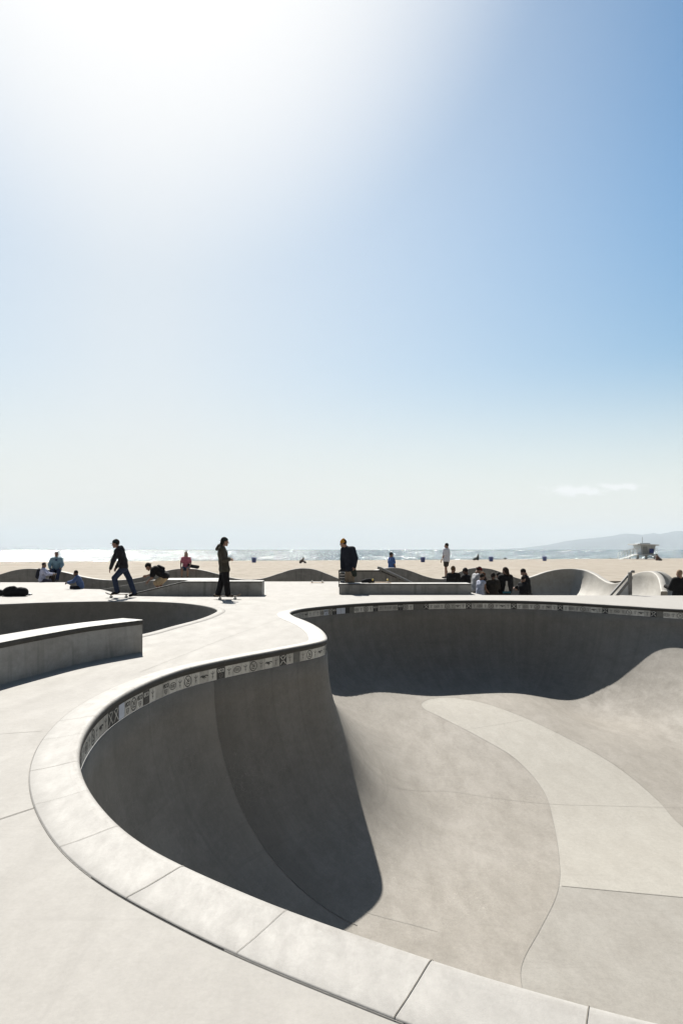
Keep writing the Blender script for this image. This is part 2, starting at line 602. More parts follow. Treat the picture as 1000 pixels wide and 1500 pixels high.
# soften the valleys where two walls meet
nb = [set() for _ in range(len(V2))]
for f, kk in zip(F2, keep):
    if kk:
        for a in range(3):
            nb[f[a]].add(f[(a + 1) % 3]); nb[f[a]].add(f[(a + 2) % 3])
ia = np.concatenate([np.full(len(s), i) for i, s in enumerate(nb)]); ib = np.concatenate([np.fromiter(s, int, len(s)) for s in nb if True]) if True else None
cnt = np.maximum(np.bincount(ia, minlength=len(V2)), 1)
wsm = .75 * sst(.8, 1.3, d2)
for _ in range(20):
    avg = np.bincount(ia, weights=z2[ib], minlength=len(V2)) / cnt
    z2 = z2 * (1 - wsm) + avg * wsm
ninner = len(vs)
remap = {}
for i, p in enumerate(V2):
    remap[i] = len(vs); vs.append((p[0], p[1], z2[i])); uvs.append((k2[i] * US, d2[i]))
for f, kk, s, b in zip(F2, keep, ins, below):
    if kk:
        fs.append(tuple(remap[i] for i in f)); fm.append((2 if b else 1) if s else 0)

M['bowl'] = bowl_mat(near_u(312, 970) * US, PERI)
bowl = thing('skate_bowl', (3.5, 10.5, 0), 'large deep concrete skate bowl with curving tiled rim filling the foreground', 'skate bowl')
ORG = (3.5, 10.5, 0)
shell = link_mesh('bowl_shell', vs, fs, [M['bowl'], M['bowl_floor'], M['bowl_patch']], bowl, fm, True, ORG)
uvl = shell.data.uv_layers.new(name='UVMap')
li = np.empty(len(shell.data.loops), np.int32); shell.data.loops.foreach_get('vertex_index', li)
uvl.data.foreach_set('uv', np.array(uvs)[li].ravel())
bm = bmesh.new(); bm.from_mesh(shell.data)
bmesh.ops.remove_doubles(bm, verts=bm.verts[:], dist=.0004)
bmesh.ops.delete(bm, geom=[v for v in bm.verts if not v.link_faces], context='VERTS')
bmesh.ops.recalc_face_normals(bm, faces=bm.faces[:])
if sum(f.normal.z for f in bm.faces) < 0: bmesh.ops.reverse_faces(bm, faces=bm.faces[:])
bm.to_mesh(shell.data); bm.free()

from mathutils.bvhtree import BVHTree
_bv = BVHTree.FromPolygons([Vector(v) for v in vs], [f for f in fs])


def drop_z(x, y):
    h = _bv.ray_cast(Vector((x, y, .5)), Vector((0, 0, -1)))
    return h[0].z if h[0] else -2.5


def ribbon(mb, pts, w, lift, mi=0, zf=None):
    """thin strip laid along a line of ground points"""
    pts = [np.asarray(p, float) for p in pts]
    a = []; n = len(pts)
    for i, p in enumerate(pts):
        t = pts[min(i + 1, n - 1)][:2] - pts[max(i - 1, 0)][:2]
        t = t / (np.linalg.norm(t) + 1e-9); q = np.array((-t[1], t[0])) * w / 2
        for s in (-1, 1):
            x, y = p[0] + s * q[0], p[1] + s * q[1]
            z = (zf(x, y) if zf else (p[2] if len(p) > 2 else 0)) + lift
            a.append((x, y, z))
    mb.add(a, [(2 * i, 2 * i + 1, 2 * i + 3, 2 * i + 2) for i in range(n - 1)], mi)


def line2(a, b, n):
    return [np.asarray(a) + (np.asarray(b) - np.asarray(a)) * t for t in np.linspace(0, 1, n)]


jm = MB()
ribbon(jm, np.vstack([strip, strip[:1]])[8:], .006, .004, 0, drop_z)
ribbon(jm, cutline, .011, .005, 0, drop_z)
for seq in ([(560, 1147), (647, 1159.5), (720, 1169), (800, 1177.5), (900, 1181), (1003, 1183.5)],
            [(535, 1337), (600, 1354), (640, 1365)], [(680, 1069), (720, 1063), (766, 1055)]):
    w = [bowl_hit(x, y)[:2] for x, y in seq]
    w = catmull(w, .12, False)
    ribbon(jm, w, .0045, .004, 0, drop_z)
# seams straight down the wall between two pours
for (px, py) in ((311, 970), (700, 879.5)):
    u = near_u(px, py)
    ribbon(jm, [RIM[u] + RN[u] * d for d in np.linspace(.03, 2.1, 60)], .012, .006, 0, drop_z)
jm.build('floor_joint', [M['joint_soft']], bowl, ORG)

# ------------------------------------------------------------------ coping
prof = [(-.315, -.03), (-.31, .004), (-.302, .008), (-.21, .015), (-.13, .025), (-.07, .034), (-.035, LIP + .002), (-.016, LIP), (-.004, .026), (.002, .008),
        (.003, -.012), (-.001, -.032), (-.008, -.044), (-.022, -.05), (-.04, -.05)]
def sweep(prof, loop, nor):
    n = len(loop); v = []; f = []
    for d, z in prof:
        p = loop + nor * d
        v += [(q[0], q[1], z) for q in p]
    for r in range(len(prof) - 1):
        for i in range(n):
            j = (i + 1) % n
            f.append((r * n + j, r * n + i, (r + 1) * n + i, (r + 1) * n + j))
    return v, f
cv, cf = sweep(prof, RIM, RN)
cp = MB(); cp.add(cv, cf, 0)
step = int(round(.64 / US)); ph = near_u(410, 1326) % step
jr = random.Random(3)
for i in range(ph, NR, step):
    u = (i + jr.randint(-1, 1)) % NR
    t = np.array((-RN[u][1], RN[u][0]))
    wd = jr.choice((.001, .0014, .0019))
    seq = prof[1:12]
    a = []
    for d, z in seq:
        for s in (-1, 1):
            q = RIM[u] + RN[u] * (d + (.0025 if d > -.02 else 0)) + t * s * wd
            a.append((q[0], q[1], z + .0025))
    cp.add(a, [(2 * k, 2 * k + 1, 2 * k + 3, 2 * k + 2) for k in range(len(seq) - 1)], 1)
coping = cp.build('coping', [M['coping'], M['joint_mid']], bowl, ORG, True)
def lip_uv(o, prof, n, us):
    arc = np.concatenate([[0], np.cumsum(np.hypot(*np.diff(np.array(prof), axis=0).T))])
    li = np.empty(len(o.data.loops), np.int32); o.data.loops.foreach_get('vertex_index', li)
    r = np.minimum(li // n, len(prof) - 1)
    uv = np.stack([(li % n) * us, arc[r] - arc[7]], 1); uv[li >= n * len(prof)] = 0
    o.data.uv_layers.new(name='UVMap').data.foreach_set('uv', uv.ravel())
lip_uv(coping, prof, NR, US)

# ---------------------------------------------------------------- tile band
TW = .1565
NT = int(PERI / TW); TW = PERI / NT
def band_pt(s, b, lift=0.0):
    """s metres along the rim, b 0..1 up the band"""
    k = (s / US) % NR; i = int(k); f = k - i; j = (i + 1) % NR
    p = RIM[i] * (1 - f) + RIM[j] * f; n = RN[i] * (1 - f) + RN[j] * f
    d = -.0165 + lift
    q = p + n * d
    return (q[0], q[1], -.203 + b * .152)
tb = MB()
gv = []
for i in range(NR):
    q = RIM[i] + RN[i] * -.0185
    gv += [(q[0], q[1], -.206), (q[0], q[1], -.049)]
tb.add(gv, [(2 * i, 2 * ((i + 1) % NR), 2 * ((i + 1) % NR) + 1, 2 * i + 1) for i in range(NR)], 3)
ux = near_u(419, 950) * US
ux2 = near_u(684, 879.5) * US
def stroke(k, pts, w, mi, closed=False):
    s0 = k * TW
    pts = [np.array(p, float) for p in pts]
    if closed: pts = pts + pts[:1]
    for a, b in zip(pts[:-1], pts[1:]):
        t = b - a; l = np.linalg.norm(t)
        if l < 1e-6: continue
        t /= l; n = np.array((-t[1], t[0])) * w / 2
        q = [a - n, b - n, b + n, a + n]
        tb.add([band_pt(s0 + (x[0] if FLIP else 1 - x[0]) * TW, x[1], .0022) for x in q], [(0, 1, 2, 3)], mi)
def arc(cx, cy, rx, ry, a0=0, a1=360, n=14):
    return [(cx + rx * math.cos(math.radians(a0 + (a1 - a0) * i / n)), cy + ry * math.sin(math.radians(a0 + (a1 - a0) * i / n))) for i in range(n + 1)]
# the loop's sense decides which way text runs when seen from inside
i0 = near_u(330, 966.5); i1 = near_u(400, 953.5)
FLIP = i1 > i0
def letters(k, y0, h, mi):
    w = .075
    stroke(k, arc(.24, y0, .11, h, 20, 340, 10), w, mi); stroke(k, [(.14, y0), (.34, y0 + .02)], w * .8, mi)      # e
    stroke(k, arc(.50, y0, .11, h, 40, 320, 10), w, mi)                                                        # c
    stroke(k, arc(.76, y0, .11, h, 0, 360, 12), w, mi)                                                         # o
def motif(k, kind):
    if kind == 'x':
        m = 0
        stroke(k, [(.1, .12), (.9, .88)], .09, 0); stroke(k, [(.1, .88), (.9, .12)], .09, 0)
        stroke(k, [(.3, .9), (.7, .9)], .07, 0); stroke(k, [(.35, .5), (.65, .5)], .12, 5)
    elif kind == 't':
        stroke(k, [(.5, .18), (.5, .62)], .06, 6); stroke(k, arc(.5, .8, .22, .22, 200, 340, 8), .06, 6)
        stroke(k, [(.5, .6), (.5, .84)], .05, 6); stroke(k, [(.4, .36), (.6, .36)], .05, 6)
    elif kind == 'eye':
        stroke(k, arc(.5, .5, .44, .26), .05, 5, True); stroke(k, [(.42, .36), (.42, .64)], .06, 5); stroke(k, [(.58, .36), (.58, .64)], .06, 5)
        stroke(k, arc(.28, .5, .08, .12, 0, 360, 8), .045, 6); stroke(k, arc(.72, .5, .08, .12, 0, 360, 8), .045, 6)
    elif kind == 'ring':
        stroke(k, arc(.5, .5, .42, .42), .075, 5, True); stroke(k, [(.3, .75), (.62, .42)], .07, 5)
        stroke(k, [(.7, .72), (.32, .36)], .05, 5); stroke(k, [(.3, .3), (.72, .3)], .06, 5); stroke(k, [(.62, .42), (.74, .56)], .06, 5)
    elif kind == 'wing':
        stroke(k, [(.04, .54), (.3, .62), (.5, .5), (.7, .62), (.96, .54)], .09, 5); stroke(k, [(.5, .66), (.5, .3)], .08, 5)
        stroke(k, [(.28, .42), (.5, .5), (.72, .42)], .06, 5); stroke(k, [(.2, .52), (.38, .5)], .08, 5)
    elif kind in ('eco', 'ecob'):
        m = 5 if kind == 'eco' else 0
        letters(k, .72, .13, m)
        stroke(k, [(.28, .42), (.72, .42), (.68, .22), (.5, .08), (.32, .22)], .05, 6 if kind == 'eco' else 5 if False else 6, True)
        stroke(k, [(.42, .34), (.42, .2)], .05, 6); stroke(k, [(.58, .34), (.58, .2)], .05, 6)
    elif kind == 'hook':
        stroke(k, [(.5, .3), (.72, .4), (.5, .5), (.5, .78)], .06, 6)
    elif kind == 'box':
        stroke(k, [(.15, .3), (.85, .3), (.85, .7), (.15, .7)], .05, 5, True); stroke(k, [(.2, .5), (.8, .5)], .14, 6)
seqA = ['x', 't', 'wing', 't', 'ring', 't', 'eye', 't']
tr = random.Random(21)
kx = int(ux / TW); kx2 = int(ux2 / TW)
def special(px, py): return int(near_u(px, py) * US / TW)
spec = {special(330, 966.5): 'ecob', special(213, 1001): 'ecob', special(206, 1004): 'eco', special(243, 989): 'eco', special(189, 1012): 'eco',
        special(488, 886.5): 'ecob', special(513, 885): 'black', special(475, 887.5): 'eco', special(500, 886): 'blue', special(505, 885.5): 'blue',
        special(547, 882.5): 'ecob', special(590, 881): 'ecob', special(172, 1023): 'x', special(180, 1018): 'blue', special(236, 991): 'blank'}
for k in range(NT):
    cxk = RIM[int((k + .5) * TW / US) % NR]
    if cxk[1] < 4.2: continue                     # the near lip hides its own tiles
    far = cxk[1] > 14.5
    kind = seqA[((k - (kx2 if far else kx)) * (1 if FLIP else -1) * -1) % 8]
    if far and cxk[0] < 1.6 and kind == 'x': kind = 't'
    kind = spec.get(k, kind)
    mi = {'x': 2, 'ecob': 2, 'black': 2, 'blue': 4, 'eco': tr.choice((0, 4))}.get(kind, 0)
    if mi == 0 and tr.random() < .3: mi = 1
    g = .004
    if mi in (0, 1) and tr.random() < .025: continue      # a tile has come off
    s0, s1 = k * TW + g / 2, (k + 1) * TW - g / 2
    v = []
    for t in (0, .5, 1):
        s = s0 + (s1 - s0) * t
        v += [band_pt(s, .006), band_pt(s, .985)]
    tb.add(v, [(0, 2, 3, 1), (2, 4, 5, 3)], mi)
    motif(k, kind)
tb.build('tile_band', [M['white_tile'], M['white_tile_b'], M['black_tile'], M['grout'], M['blue_tile'], M['ink'], M['grey_ink']], bowl, ORG)

# ---------------------------------------------------------- second bowl, left
rim2_px = [(0, 885.2), (60, 882.8), (130, 881.2), (180, 880.8), (250, 882.4), (290, 886), (311, 890), (318.5, 894.3), (311, 899.5), (290, 907.5), (250, 918), (215, 927.5)]
r2 = [tuple(G(x, y, .01))[:2] for x, y in rim2_px] + [(-3.78, 10.7), (-4.35, 9.5), (-5.4, 8.5), (-7.2, 8.1), (-9.5, 8.6), (-11.6, 10.2), (-12.8, 12.8), (-12.6, 15.6), (-11.2, 17.6)]
LB, _ = resample(smooth_loop(resample(catmull(r2, .06), .06)[0], 12), .08)
NB = len(LB); BN = loop_normals(LB)
T2 = [0, .004, .012, .035, .07, .13, .22, .36, .55, .8, 1.1, 1.45, 1.8]
def z_b2(d): 
    q = min(max(1 - d / 1.8, 0), 1); return -(.12 + 1.5 * math.sqrt(max(0, 1 - q * q)))
v = []; f = []
pr2 = [(-.2, -.02), (-.196, .003), (-.1, .008), (-.03, .014), (-.006, .010), (0, -.01)]
for d, z in pr2 + [(d, z_b2(d)) for d in T2]:
    v += [(q[0], q[1], z) for q in LB + BN * d]
rows = len(pr2) + len(T2)
nrr = len(pr2)
fmm = []
for r in range(rows - 1):
    for i in range(NB):
        j = (i + 1) % NB
        f.append((r * NB + j, r * NB + i, (r + 1) * NB + i, (r + 1) * NB + j)); fmm.append(1 if r < nrr - 1 else 0)
f.append(tuple((rows - 1) * NB + i for i in range(NB))); fmm.append(0)
b2 = thing('skate_bowl', (-8, 13.5, 0), 'smaller shaded concrete bowl sunk in the deck behind the long low ledge', 'skate bowl')
c0 = 6 * NB
n0 = (nrr - 1) * NB
link_mesh('bowl_shell', v, [q for q, m_ in zip(f, fmm) if m_ == 0], [M['bowl']], b2, None, True, (-8, 13.5, 0))
link_mesh('coping', v[:nrr * NB], [q for q, m_ in zip(f, fmm) if m_ == 1], [M['deck']], b2, None, True, (-8, 13.5, 0))

# ------------------------------------------------------------------- deck
OUT1, _ = resample(smooth_loop(RIM - RN * .307, 3), .12)
OUT2, _ = resample(LB - BN * .197, .2)
edge_px = [(96, 853), (112, 862.5), (148, 863.2), (168, 868.3)]
deck_edge = [(-30, 30.6)] + [tuple(G(x, y))[:2] for x, y in edge_px] + [(-6.75, 22.9), (-6.75, 26.2), (-7.6, 31.4), (-.1, 31.4), (1.2, 31.4), (1.3, 24.3), (4.4, 24.1), (4.55, 22.0), (13, 21.75), (40, 21.8)]
outer = [(40, -12), (-30, -12)] + deck_edge
def ring_idx(n, o): return [(o + i, o + (i + 1) % n) for i in range(n)]
P_ = np.vstack([np.array(outer), OUT1, OUT2])
E_ = ring_idx(len(outer), 0) + ring_idx(len(OUT1), len(outer)) + ring_idx(len(OUT2), len(outer) + len(OUT1))
DV, DF = cdt(P_, E_)
cen = np.array([DV[list(q)].mean(0) for q in DF])
kp = inpoly(cen, np.array(outer)) & ~inpoly(cen, OUT1) & ~inpoly(cen, OUT2)
dm = MB()
dm.add([(p[0], p[1], 0) for p in DV], [q for q, k in zip(DF, kp) if k], 0)
oe = np.array(outer)
for a, b in zip(outer, outer[1:] + outer[:1]):
    dm.add([(a[0], a[1], 0), (b[0], b[1], 0), (b[0], b[1], -1.05), (a[0], a[1], -1.05)], [(0, 1, 2, 3)], 0)
def gl(*px): return [tuple(G(x, y)) for x, y in px]
jd = MB()
for seq, w, mi in ((gl((-60, 1218), (0, 1200.5), (59, 1181)), .006, 0), (gl((590, 1506), (597, 1490)), .008, 0), (gl((-40, 1078), (0, 1075.5), (62, 1071)), .005, 1),
               (gl((205, 985), (330, 935), (420, 903)), .004, 1)):
    ribbon(dm, [p for p in seq], w, .0035, mi + 1)
# narrow open gap along the outer edge of the coping
og = RIM - RN * .3125
for a, b, w, mi in ((near_u(155, 1187), near_u(610, 1395), .0028, 2), (near_u(225, 1243), near_u(410, 1326), .0034, 1), (near_u(610, 1395), near_u(960, 1496), .003, 2), (near_u(250, 985), near_u(155, 1187), .0025, 2)):
    lo, hi = sorted((a, b))
    ribbon(dm, [og[i] for i in range(lo, hi + 1)], w, .0035, mi)
deck = dm.build('deck', [M['deck'], M['joint'], M['joint_soft']])
props(deck, 'pale smooth concrete skate park deck around the bowls', 'ground', None, 'structure')

sv, sf = [(-34, 20.6, -1.02), (44, 20.6, -1.02), (44, 35.2, -1.02), (-34, 35.2, -1.02)], [(0, 1, 2, 3)]
sunk = link_mesh('sunken_path', sv, sf, [M['pipe']])
props(sunk, 'sunken concrete run between the deck and the wavy walls', 'path', None, 'structure')
# ------------------------------------------------------------------- ledges
def ledge_mesh(name, fa, fb, h, w, n, mat, nose=True):
    pass


# long low ledge, left foreground: gently curved in plan
front = [G(209, 955.6), G(132, 969.3), G(66, 985.6), G(0, 1003.8), (-3.86, 6.3, 0), (-3.9, 5.2, 0)]
fl = catmull([tuple(p)[:2] for p in front], .25, False)
def curved_ledge(fl, h, w, name, label, mats, cat='ledge', bev=.022):
    fl = np.array(fl); n = len(fl)
    t = np.gradient(fl, axis=0); t /= np.linalg.norm(t, axis=1)[:, None]
    nr = np.stack([t[:, 1], -t[:, 0]], 1)
    if nr[0] @ np.array((-1, .3)) < 0: nr = -nr
    # section: (towards back, height)
    sec = [(0, -.01), (0, h - .07), (-.008, h - .066), (-.010, h - bev), (-.004, h - .006), (.012, h), (w - .02, h), (w, h - bev), (w, -.01)]
    v = []; f = []; m = []
    for i in range(n):
        for a, z in sec:
            q = fl[i] + nr[i] * a
            v.append((q[0], q[1], z))
    k = len(sec)
    for i in range(n - 1):
        for j in range(k - 1):
            f.append((i * k + j, (i + 1) * k + j, (i + 1) * k + j + 1, i * k + j + 1)); m.append(1 if j in (1, 2, 3) else 0)
    f.append(tuple(range(k))); m.append(0)
    f.append(tuple((n - 1) * k + j for j in range(k))[::-1]); m.append(0)
    c = fl.mean(0)
    t_ = thing(name, (c[0], c[1], 0), label, cat)
    mb = MB(); mb.add(v, f, 0)
    mb.m = [0] * len(m)
    # split body and nosing
    body = MB(); body.add(v, [q for q, a in zip(f, m) if a == 0], 0)
    o = body.build('ledge_body', [mats[0]], t_, (c[0], c[1], 0))
    edge = MB(); edge.add(v, [q for q, a in zip(f, m) if a == 1], 0)
    e = edge.build('edge_strip', [mats[1]], t_, (c[0], c[1], 0), True)
    return t_

M['edge'] = cmat('worn_edge', (.05, .047, .042), .7, .25, 8, .1)
curved_ledge(fl, .468, .43, 'grind_ledge', 'long grey concrete ledge with a square end in the left foreground', [M['ledge'], M['edge']])

def seg_ledge(pts, d0, depth, label, name='grind_ledge', mat=None):
    """pts: photo pixels of the front face outline (closed), at distance d0"""
    P = [AT(x, y, d0) for x, y in pts]
    x0 = sum(p.x for p in P) / len(P)
    t_ = thing(name, (x0, d0, 0), label, 'ledge')
    mb = MB()
    mb.prism([(p.x - x0, p.z) for p in P], 1, 0, depth, 0, .012)
    o = mb.build('ledge_body', [mat or M['ledge']], t_)
    return t_, x0

# ledge with a sloped left end
d1 = 1470 / 68
lt, x1 = seg_ledge([(193, 873.3), (193, 869.5), (270, 851.3), (384, 851.3), (384, 873.3)], d1, .62, 'grey ledge with a sloped left end standing between the two upright skateboarders')
mb = MB()
for a, b in (((193, 869.5), (270, 851.3)), ((270, 851.3), (384, 851.3))):
    A, B = AT(*a, d1), AT(*b, d1)
    mb.tube([(A.x - x1, .004, A.z - .03), (B.x - x1, .004, B.z - .03)], .014, 6)
mb.build('edge_strip', [M['edge']], lt)
# second one behind, where the crouching skater rolls
lt, x1 = seg_ledge([(147, 864), (222, 850), (236, 849.2), (322, 849.2), (322, 864)], 25.0, 1.5, 'low concrete bank with a sloped left side behind the crouching skater', 'bank_ledge')
# ledge right of the middle
d2_ = 1470 / 65.8
lt, x1 = seg_ledge([(496.5, 870.8), (496.5, 855), (690, 855), (690, 870.8)], d2_, .85, 'long grey concrete ledge in front of the man in the orange beanie')
mb = MB()
A, B = AT(496.5, 855, d2_), AT(690, 855, d2_)
mb.tube([(A.x - x1, .004, A.z - .028), (B.x - x1, .004, B.z - .028)], .016, 6)
mb.build('edge_strip', [M['edge']], lt)
# hubba behind it: flat block running into a falling side
dh = 25.2
P0 = AT(495.5, 836.5, dh)
lt, x1 = seg_ledge([(495.5, 860), (495.5, 836.5), (558, 836.5), (606, 857), (606, 860)], dh, 1.2, 'tall concrete block behind the orange beanie man with one end sloping down to the right', 'hubba_block', M['wall'])
mb = MB()
a, b, c = AT(495.5, 836.2, dh), AT(558, 836.2, dh), AT(607, 857.2, dh)
mb.tube([(a.x - x1, -.01, a.z), (b.x - x1, -.01, b.z), (c.x - x1, -.01, c.z)], .03, 6)
mb.build('edge_strip', [M['edge']], lt)
# rail above the slope
hr = thing('handrail', tuple(AT(575, 857, dh - .25)), 'dark sloping handrail coming down the right end of the tall block', 'handrail')
o0 = AT(575, 857, dh - .25)
mb = MB()
a, b, c = AT(552.5, 831.5, dh - .25), AT(556, 832, dh - .25), AT(604, 855, dh - .25)
mb.tube([a - o0, b - o0, c - o0], .052, 8)
mb.build('rail', [M['steel']], hr)
for (x, y, yb) in ((557, 832.5, 838), (582, 844.5, 850)):
    mb = MB(); mb.tube([AT(x, y, dh - .25) - o0, AT(x, yb + 1, dh - .05) - o0], .024, 8); mb.build('post', [M['steel']], hr)

# handrail of the stairs at the right
dr = 22.15
o0 = G(922, 871.6)
hr = thing('handrail', tuple(o0), 'weathered steel stair rail sloping down to the left of an upright post at the right', 'handrail')
mb = MB(); mb.box((-.055, -.04, 0), (.055, .04, .735), 0, None, .006); mb.build('post', [M['steel']], hr)
mb = MB()
a, b = AT(924.8, 836.6, dr) - o0, AT(892, 873.8, dr) - o0
mb.tube([AT(927.5, 839, dr) - o0, AT(927.3, 836.8, dr) - o0, a, b], .043, 8)
mb.build('rail', [M['steel']], hr)
mb = MB()
q = [AT(923.3, 843.5, dr) - o0, AT(924, 847.5, dr) - o0, AT(903.3, 873.2, dr) - o0, AT(898.6, 873.2, dr) - o0]
mb.prism([(p.x, p.z) for p in q], 1, -.03, .03, 0, .005)
mb.build('lower_rail', [M['steel']], hr)
mb = MB()
q = [AT(921, 850.8, dr) - o0, AT(921, 871.5, dr) - o0, AT(905, 871.5, dr) - o0]
mb.prism([(p.x, p.z) for p in q], 1, -.015, .015, 0)
mb.build('side_panel', [cmat('pale_panel', (.42, .43, .43), .6, .12, 6)], hr)

# --------------------------------------------------------------- wave walls
def wave_wall(name, label, px, thick=.3, base=-1.06, R=.9, mat=None, flip=False, back=.0, topmat=None, step=.12, drop=None):
    """px: (column, row of the top edge, distance).  The face curves out into the run at its foot (radius R)."""
    P = np.array([tuple(AT(x, y, d)) for x, y, d in px])
    T = np.array([(p[0], p[1]) for p in P])
    s = np.concatenate([[0], np.cumsum(np.linalg.norm(np.diff(P[:, :2], axis=0), axis=1))])
    n = int(s[-1] / step)
    t = np.linspace(0, s[-1], n)
    # smooth interpolation of all three coordinates
    def herm(col):
        m = np.gradient(col, s)
        k = np.clip(np.searchsorted(s, t, side='right') - 1, 0, len(s) - 2)
        h = s[k + 1] - s[k]; u = (t - s[k]) / h
        return ((2 * u**3 - 3 * u**2 + 1) * col[k] + (u**3 - 2 * u**2 + u) * h * m[k] + (-2 * u**3 + 3 * u**2) * col[k + 1] + (u**3 - u**2) * h * m[k + 1])
    X, Y, Z = herm(P[:, 0]), herm(P[:, 1]), herm(P[:, 2])
    tx, ty = np.gradient(X), np.gradient(Y)
    l = np.hypot(tx, ty); tx /= l; ty /= l
    nx, ny = ty, -tx                       # towards the camera for a left-to-right line
    if flip: nx, ny = -nx, -ny
    ra = np.minimum(R, (Z - base) * .95)
    sec = []
    for a in np.linspace(0, 90, 9):        # foot to the vertical part
        sec.append(('c', a))
    rows = []
    for kind, a in sec:
        off = ra * (1 - math.sin(math.radians(a)))
        z = base + ra * (1 - math.cos(math.radians(a)))
        rows.append((off, z))
    rows.append((np.zeros(n), Z - .03))
    rows.append((np.full(n, -.012), Z - .008))
    rows.append((np.full(n, -.035), Z))
    rows.append((np.full(n, -thick + .03), Z))
    rows.append((np.full(n, -thick), Z - .03))
    rows.append((np.full(n, -thick - back), np.full(n, -.4)))
    v = []; f = []
    for off, z in rows:
        v += list(zip(X + nx * off, Y + ny * off, z))
    for r in range(len(rows) - 1):
        for i in range(n - 1):
            f.append((r * n + i, r * n + i + 1, (r + 1) * n + i + 1, (r + 1) * n + i))
    f.append(tuple(r * n for r in range(len(rows)))[::-1]); f.append(tuple(r * n + n - 1 for r in range(len(rows))))
    c = (float(X.mean()), float(Y.mean()), 0)
    mb = MB(); mb.add(v, f, 0)
    o = mb.build(name, [mat or M['wall']], None, c, True)
    o.location = c
    props(o, label, 'wall')
    return o

wl = [(-330, 850, 33), (-230, 836, 33), (-120, 846, 33), (-60, 848, 33), (0, 841.3, 33), (18, 836, 33), (36, 833.2, 33), (52, 833, 33), (68, 834, 33), (96, 838.6, 32.8), (122, 845, 32.6), (150, 849, 32.4), (172, 849.6, 32.4),
      (200, 846.8, 32.6), (230, 839.5, 32.8), (254, 834, 33), (272, 832.6, 33), (290, 834, 33), (318, 840.5, 33), (340, 846.5, 33), (362, 849, 33), (384, 847.2, 33),
      (410, 839.5, 33), (428, 834, 33), (443, 832.2, 33), (458, 833.5, 33), (480, 841, 33), (500, 848.6, 33), (520, 850, 33)]
wave_wall('wave_wall', 'long undulating concrete wall with three humps behind the skaters at the left', wl, .32, mat=M['wall'])
wm = [(528, 846, 32.0), (545, 838, 32.2), (560, 833.2, 32.5), (572, 831.8, 32.8), (584, 832, 33), (602, 836.5, 33.3), (622, 843.8, 33.6), (638, 847.6, 33.8), (650, 847.8, 33.8), (662, 843, 33.6), (676, 836.2, 33.4), (690, 832.4, 33.2), (703, 831.8, 33.2), (718, 833.4, 33.2), (735, 838.6, 33.4),
      (752, 844.8, 33.7), (766, 848, 34), (776, 846.5, 34)]
wave_wall('wave_wall', 'undulating concrete wall with two humps behind the crowd of people', wm, .34, mat=M['wall'])
# sand-side bank whose sunlit crown shows left of the crowd
wr = [(768, 848.5, 33.7), (782, 844, 34.1), (800, 837.8, 34.4), (820, 833.8, 34.6), (838, 833, 34.5), (852, 834.4, 34.0), (866, 839.5, 33.0), (878, 847.0, 31.6), (888, 852.6, 30.4), (898, 854.4, 29.4),
      (910, 851.6, 28.6), (920, 845.5, 28.0), (930, 840, 27.5), (940, 837.2, 27.0), (949, 836.8, 26.4), (957, 839.4, 25.7), (962.5, 846, 25.0), (965.5, 857, 24.3), (967, 866, 23.8)]
wave_wall('quarter_pipe', 'curved concrete quarter pipe at the right, half in shade, with a bright sunlit foot', wr, .22, R=1.45, mat=M['pipe'])
wb = [(940, 838.5, 30.5), (952, 836.6, 30.3), (966, 838.4, 30), (976, 846, 29.7), (984, 856, 29.4), (992, 861, 29), (1010, 862.5, 28.7), (1060, 860, 28.5), (1110, 850, 28.5), (1160, 846, 28.5)]
wave_wall('wave_wall', 'pale rounded concrete wall at the far right behind the man in the black jacket', wb, .3, R=1.9, mat=M['pipe'])

# ------------------------------------------------------------ beach, sea, hills
SZ = -.16
def crest(x):
    y = np.interp(x, [-700, -200, 0, 250, 500, 750, 1000, 1300, 1700], [827.5, 824.6, 823.3, 821.7, 820.6, 819.4, 817.8, 815.8, 814])
    return np.array(G(x, float(y), SZ))[:2]
cr = [crest(x) for x in np.linspace(-700, 1700, 60)]
cr = [np.array((-900., cr[0][1] - 12))] + cr + [np.array((1500., cr[-1][1] + 150))]
bo = [(1500, -80), (-900, -80)] + [tuple(c) for c in cr]
hole = [(-32, -11), (42, -11), (42, 35.3), (-32, 35.3)]
BP = np.array(bo + hole)
BV, BF = cdt(BP, ring_idx(len(bo), 0) + ring_idx(4, len(bo)))
cen = np.array([BV[list(q)].mean(0) for q in BF])
kp = inpoly(cen, np.array(bo)) & ~inpoly(cen, np.array(hole))
bmh = MB()
bmh.add([(p[0], p[1], SZ) for p in BV], [q for q, k in zip(BF, kp) if k])
ca = [(c[0], c[1], SZ) for c in cr]; cb = [(c[0], c[1] + 14, -2.2) for c in cr]
n = len(cr)
bmh.add(ca + cb, [(i, i + 1, n + i + 1, n + i) for i in range(n - 1)])
for a, b in zip(hole, hole[1:] + hole[:1]):
    bmh.add([(a[0], a[1], SZ), (b[0], b[1], SZ), (b[0], b[1], -1.3), (a[0], a[1], -1.3)], [(0, 1, 2, 3)])
m, nt, b = nt_new('dry_sand')
tc = nt.nodes.new('ShaderNodeTexCoord').outputs['Object']
f1 = noise(nt, tc, .12, 5, .6); f2 = noise(nt, mapping(nt, tc, (1.2, .35, 1)), 1.1, 6, .65); f3 = noise(nt, tc, 30, 3)
c = mixc(nt, rmap(nt, f1, .35, .65, 0, 1), (.285, .254, .214), (.258, .227, .188))
c = mixc(nt, mth(nt, 'MULTIPLY', rmap(nt, f2, .48, .66, 0, 1), .8), c, (.21, .182, .146))
nt.links.new(c, b.inputs['Base Color']); b.inputs['Roughness'].default_value = .95; b.inputs['Specular IOR Level'].default_value = .1
bump(nt, b, mth(nt, 'ADD', f2, mth(nt, 'MULTIPLY', f3, .1)), .8, .09)
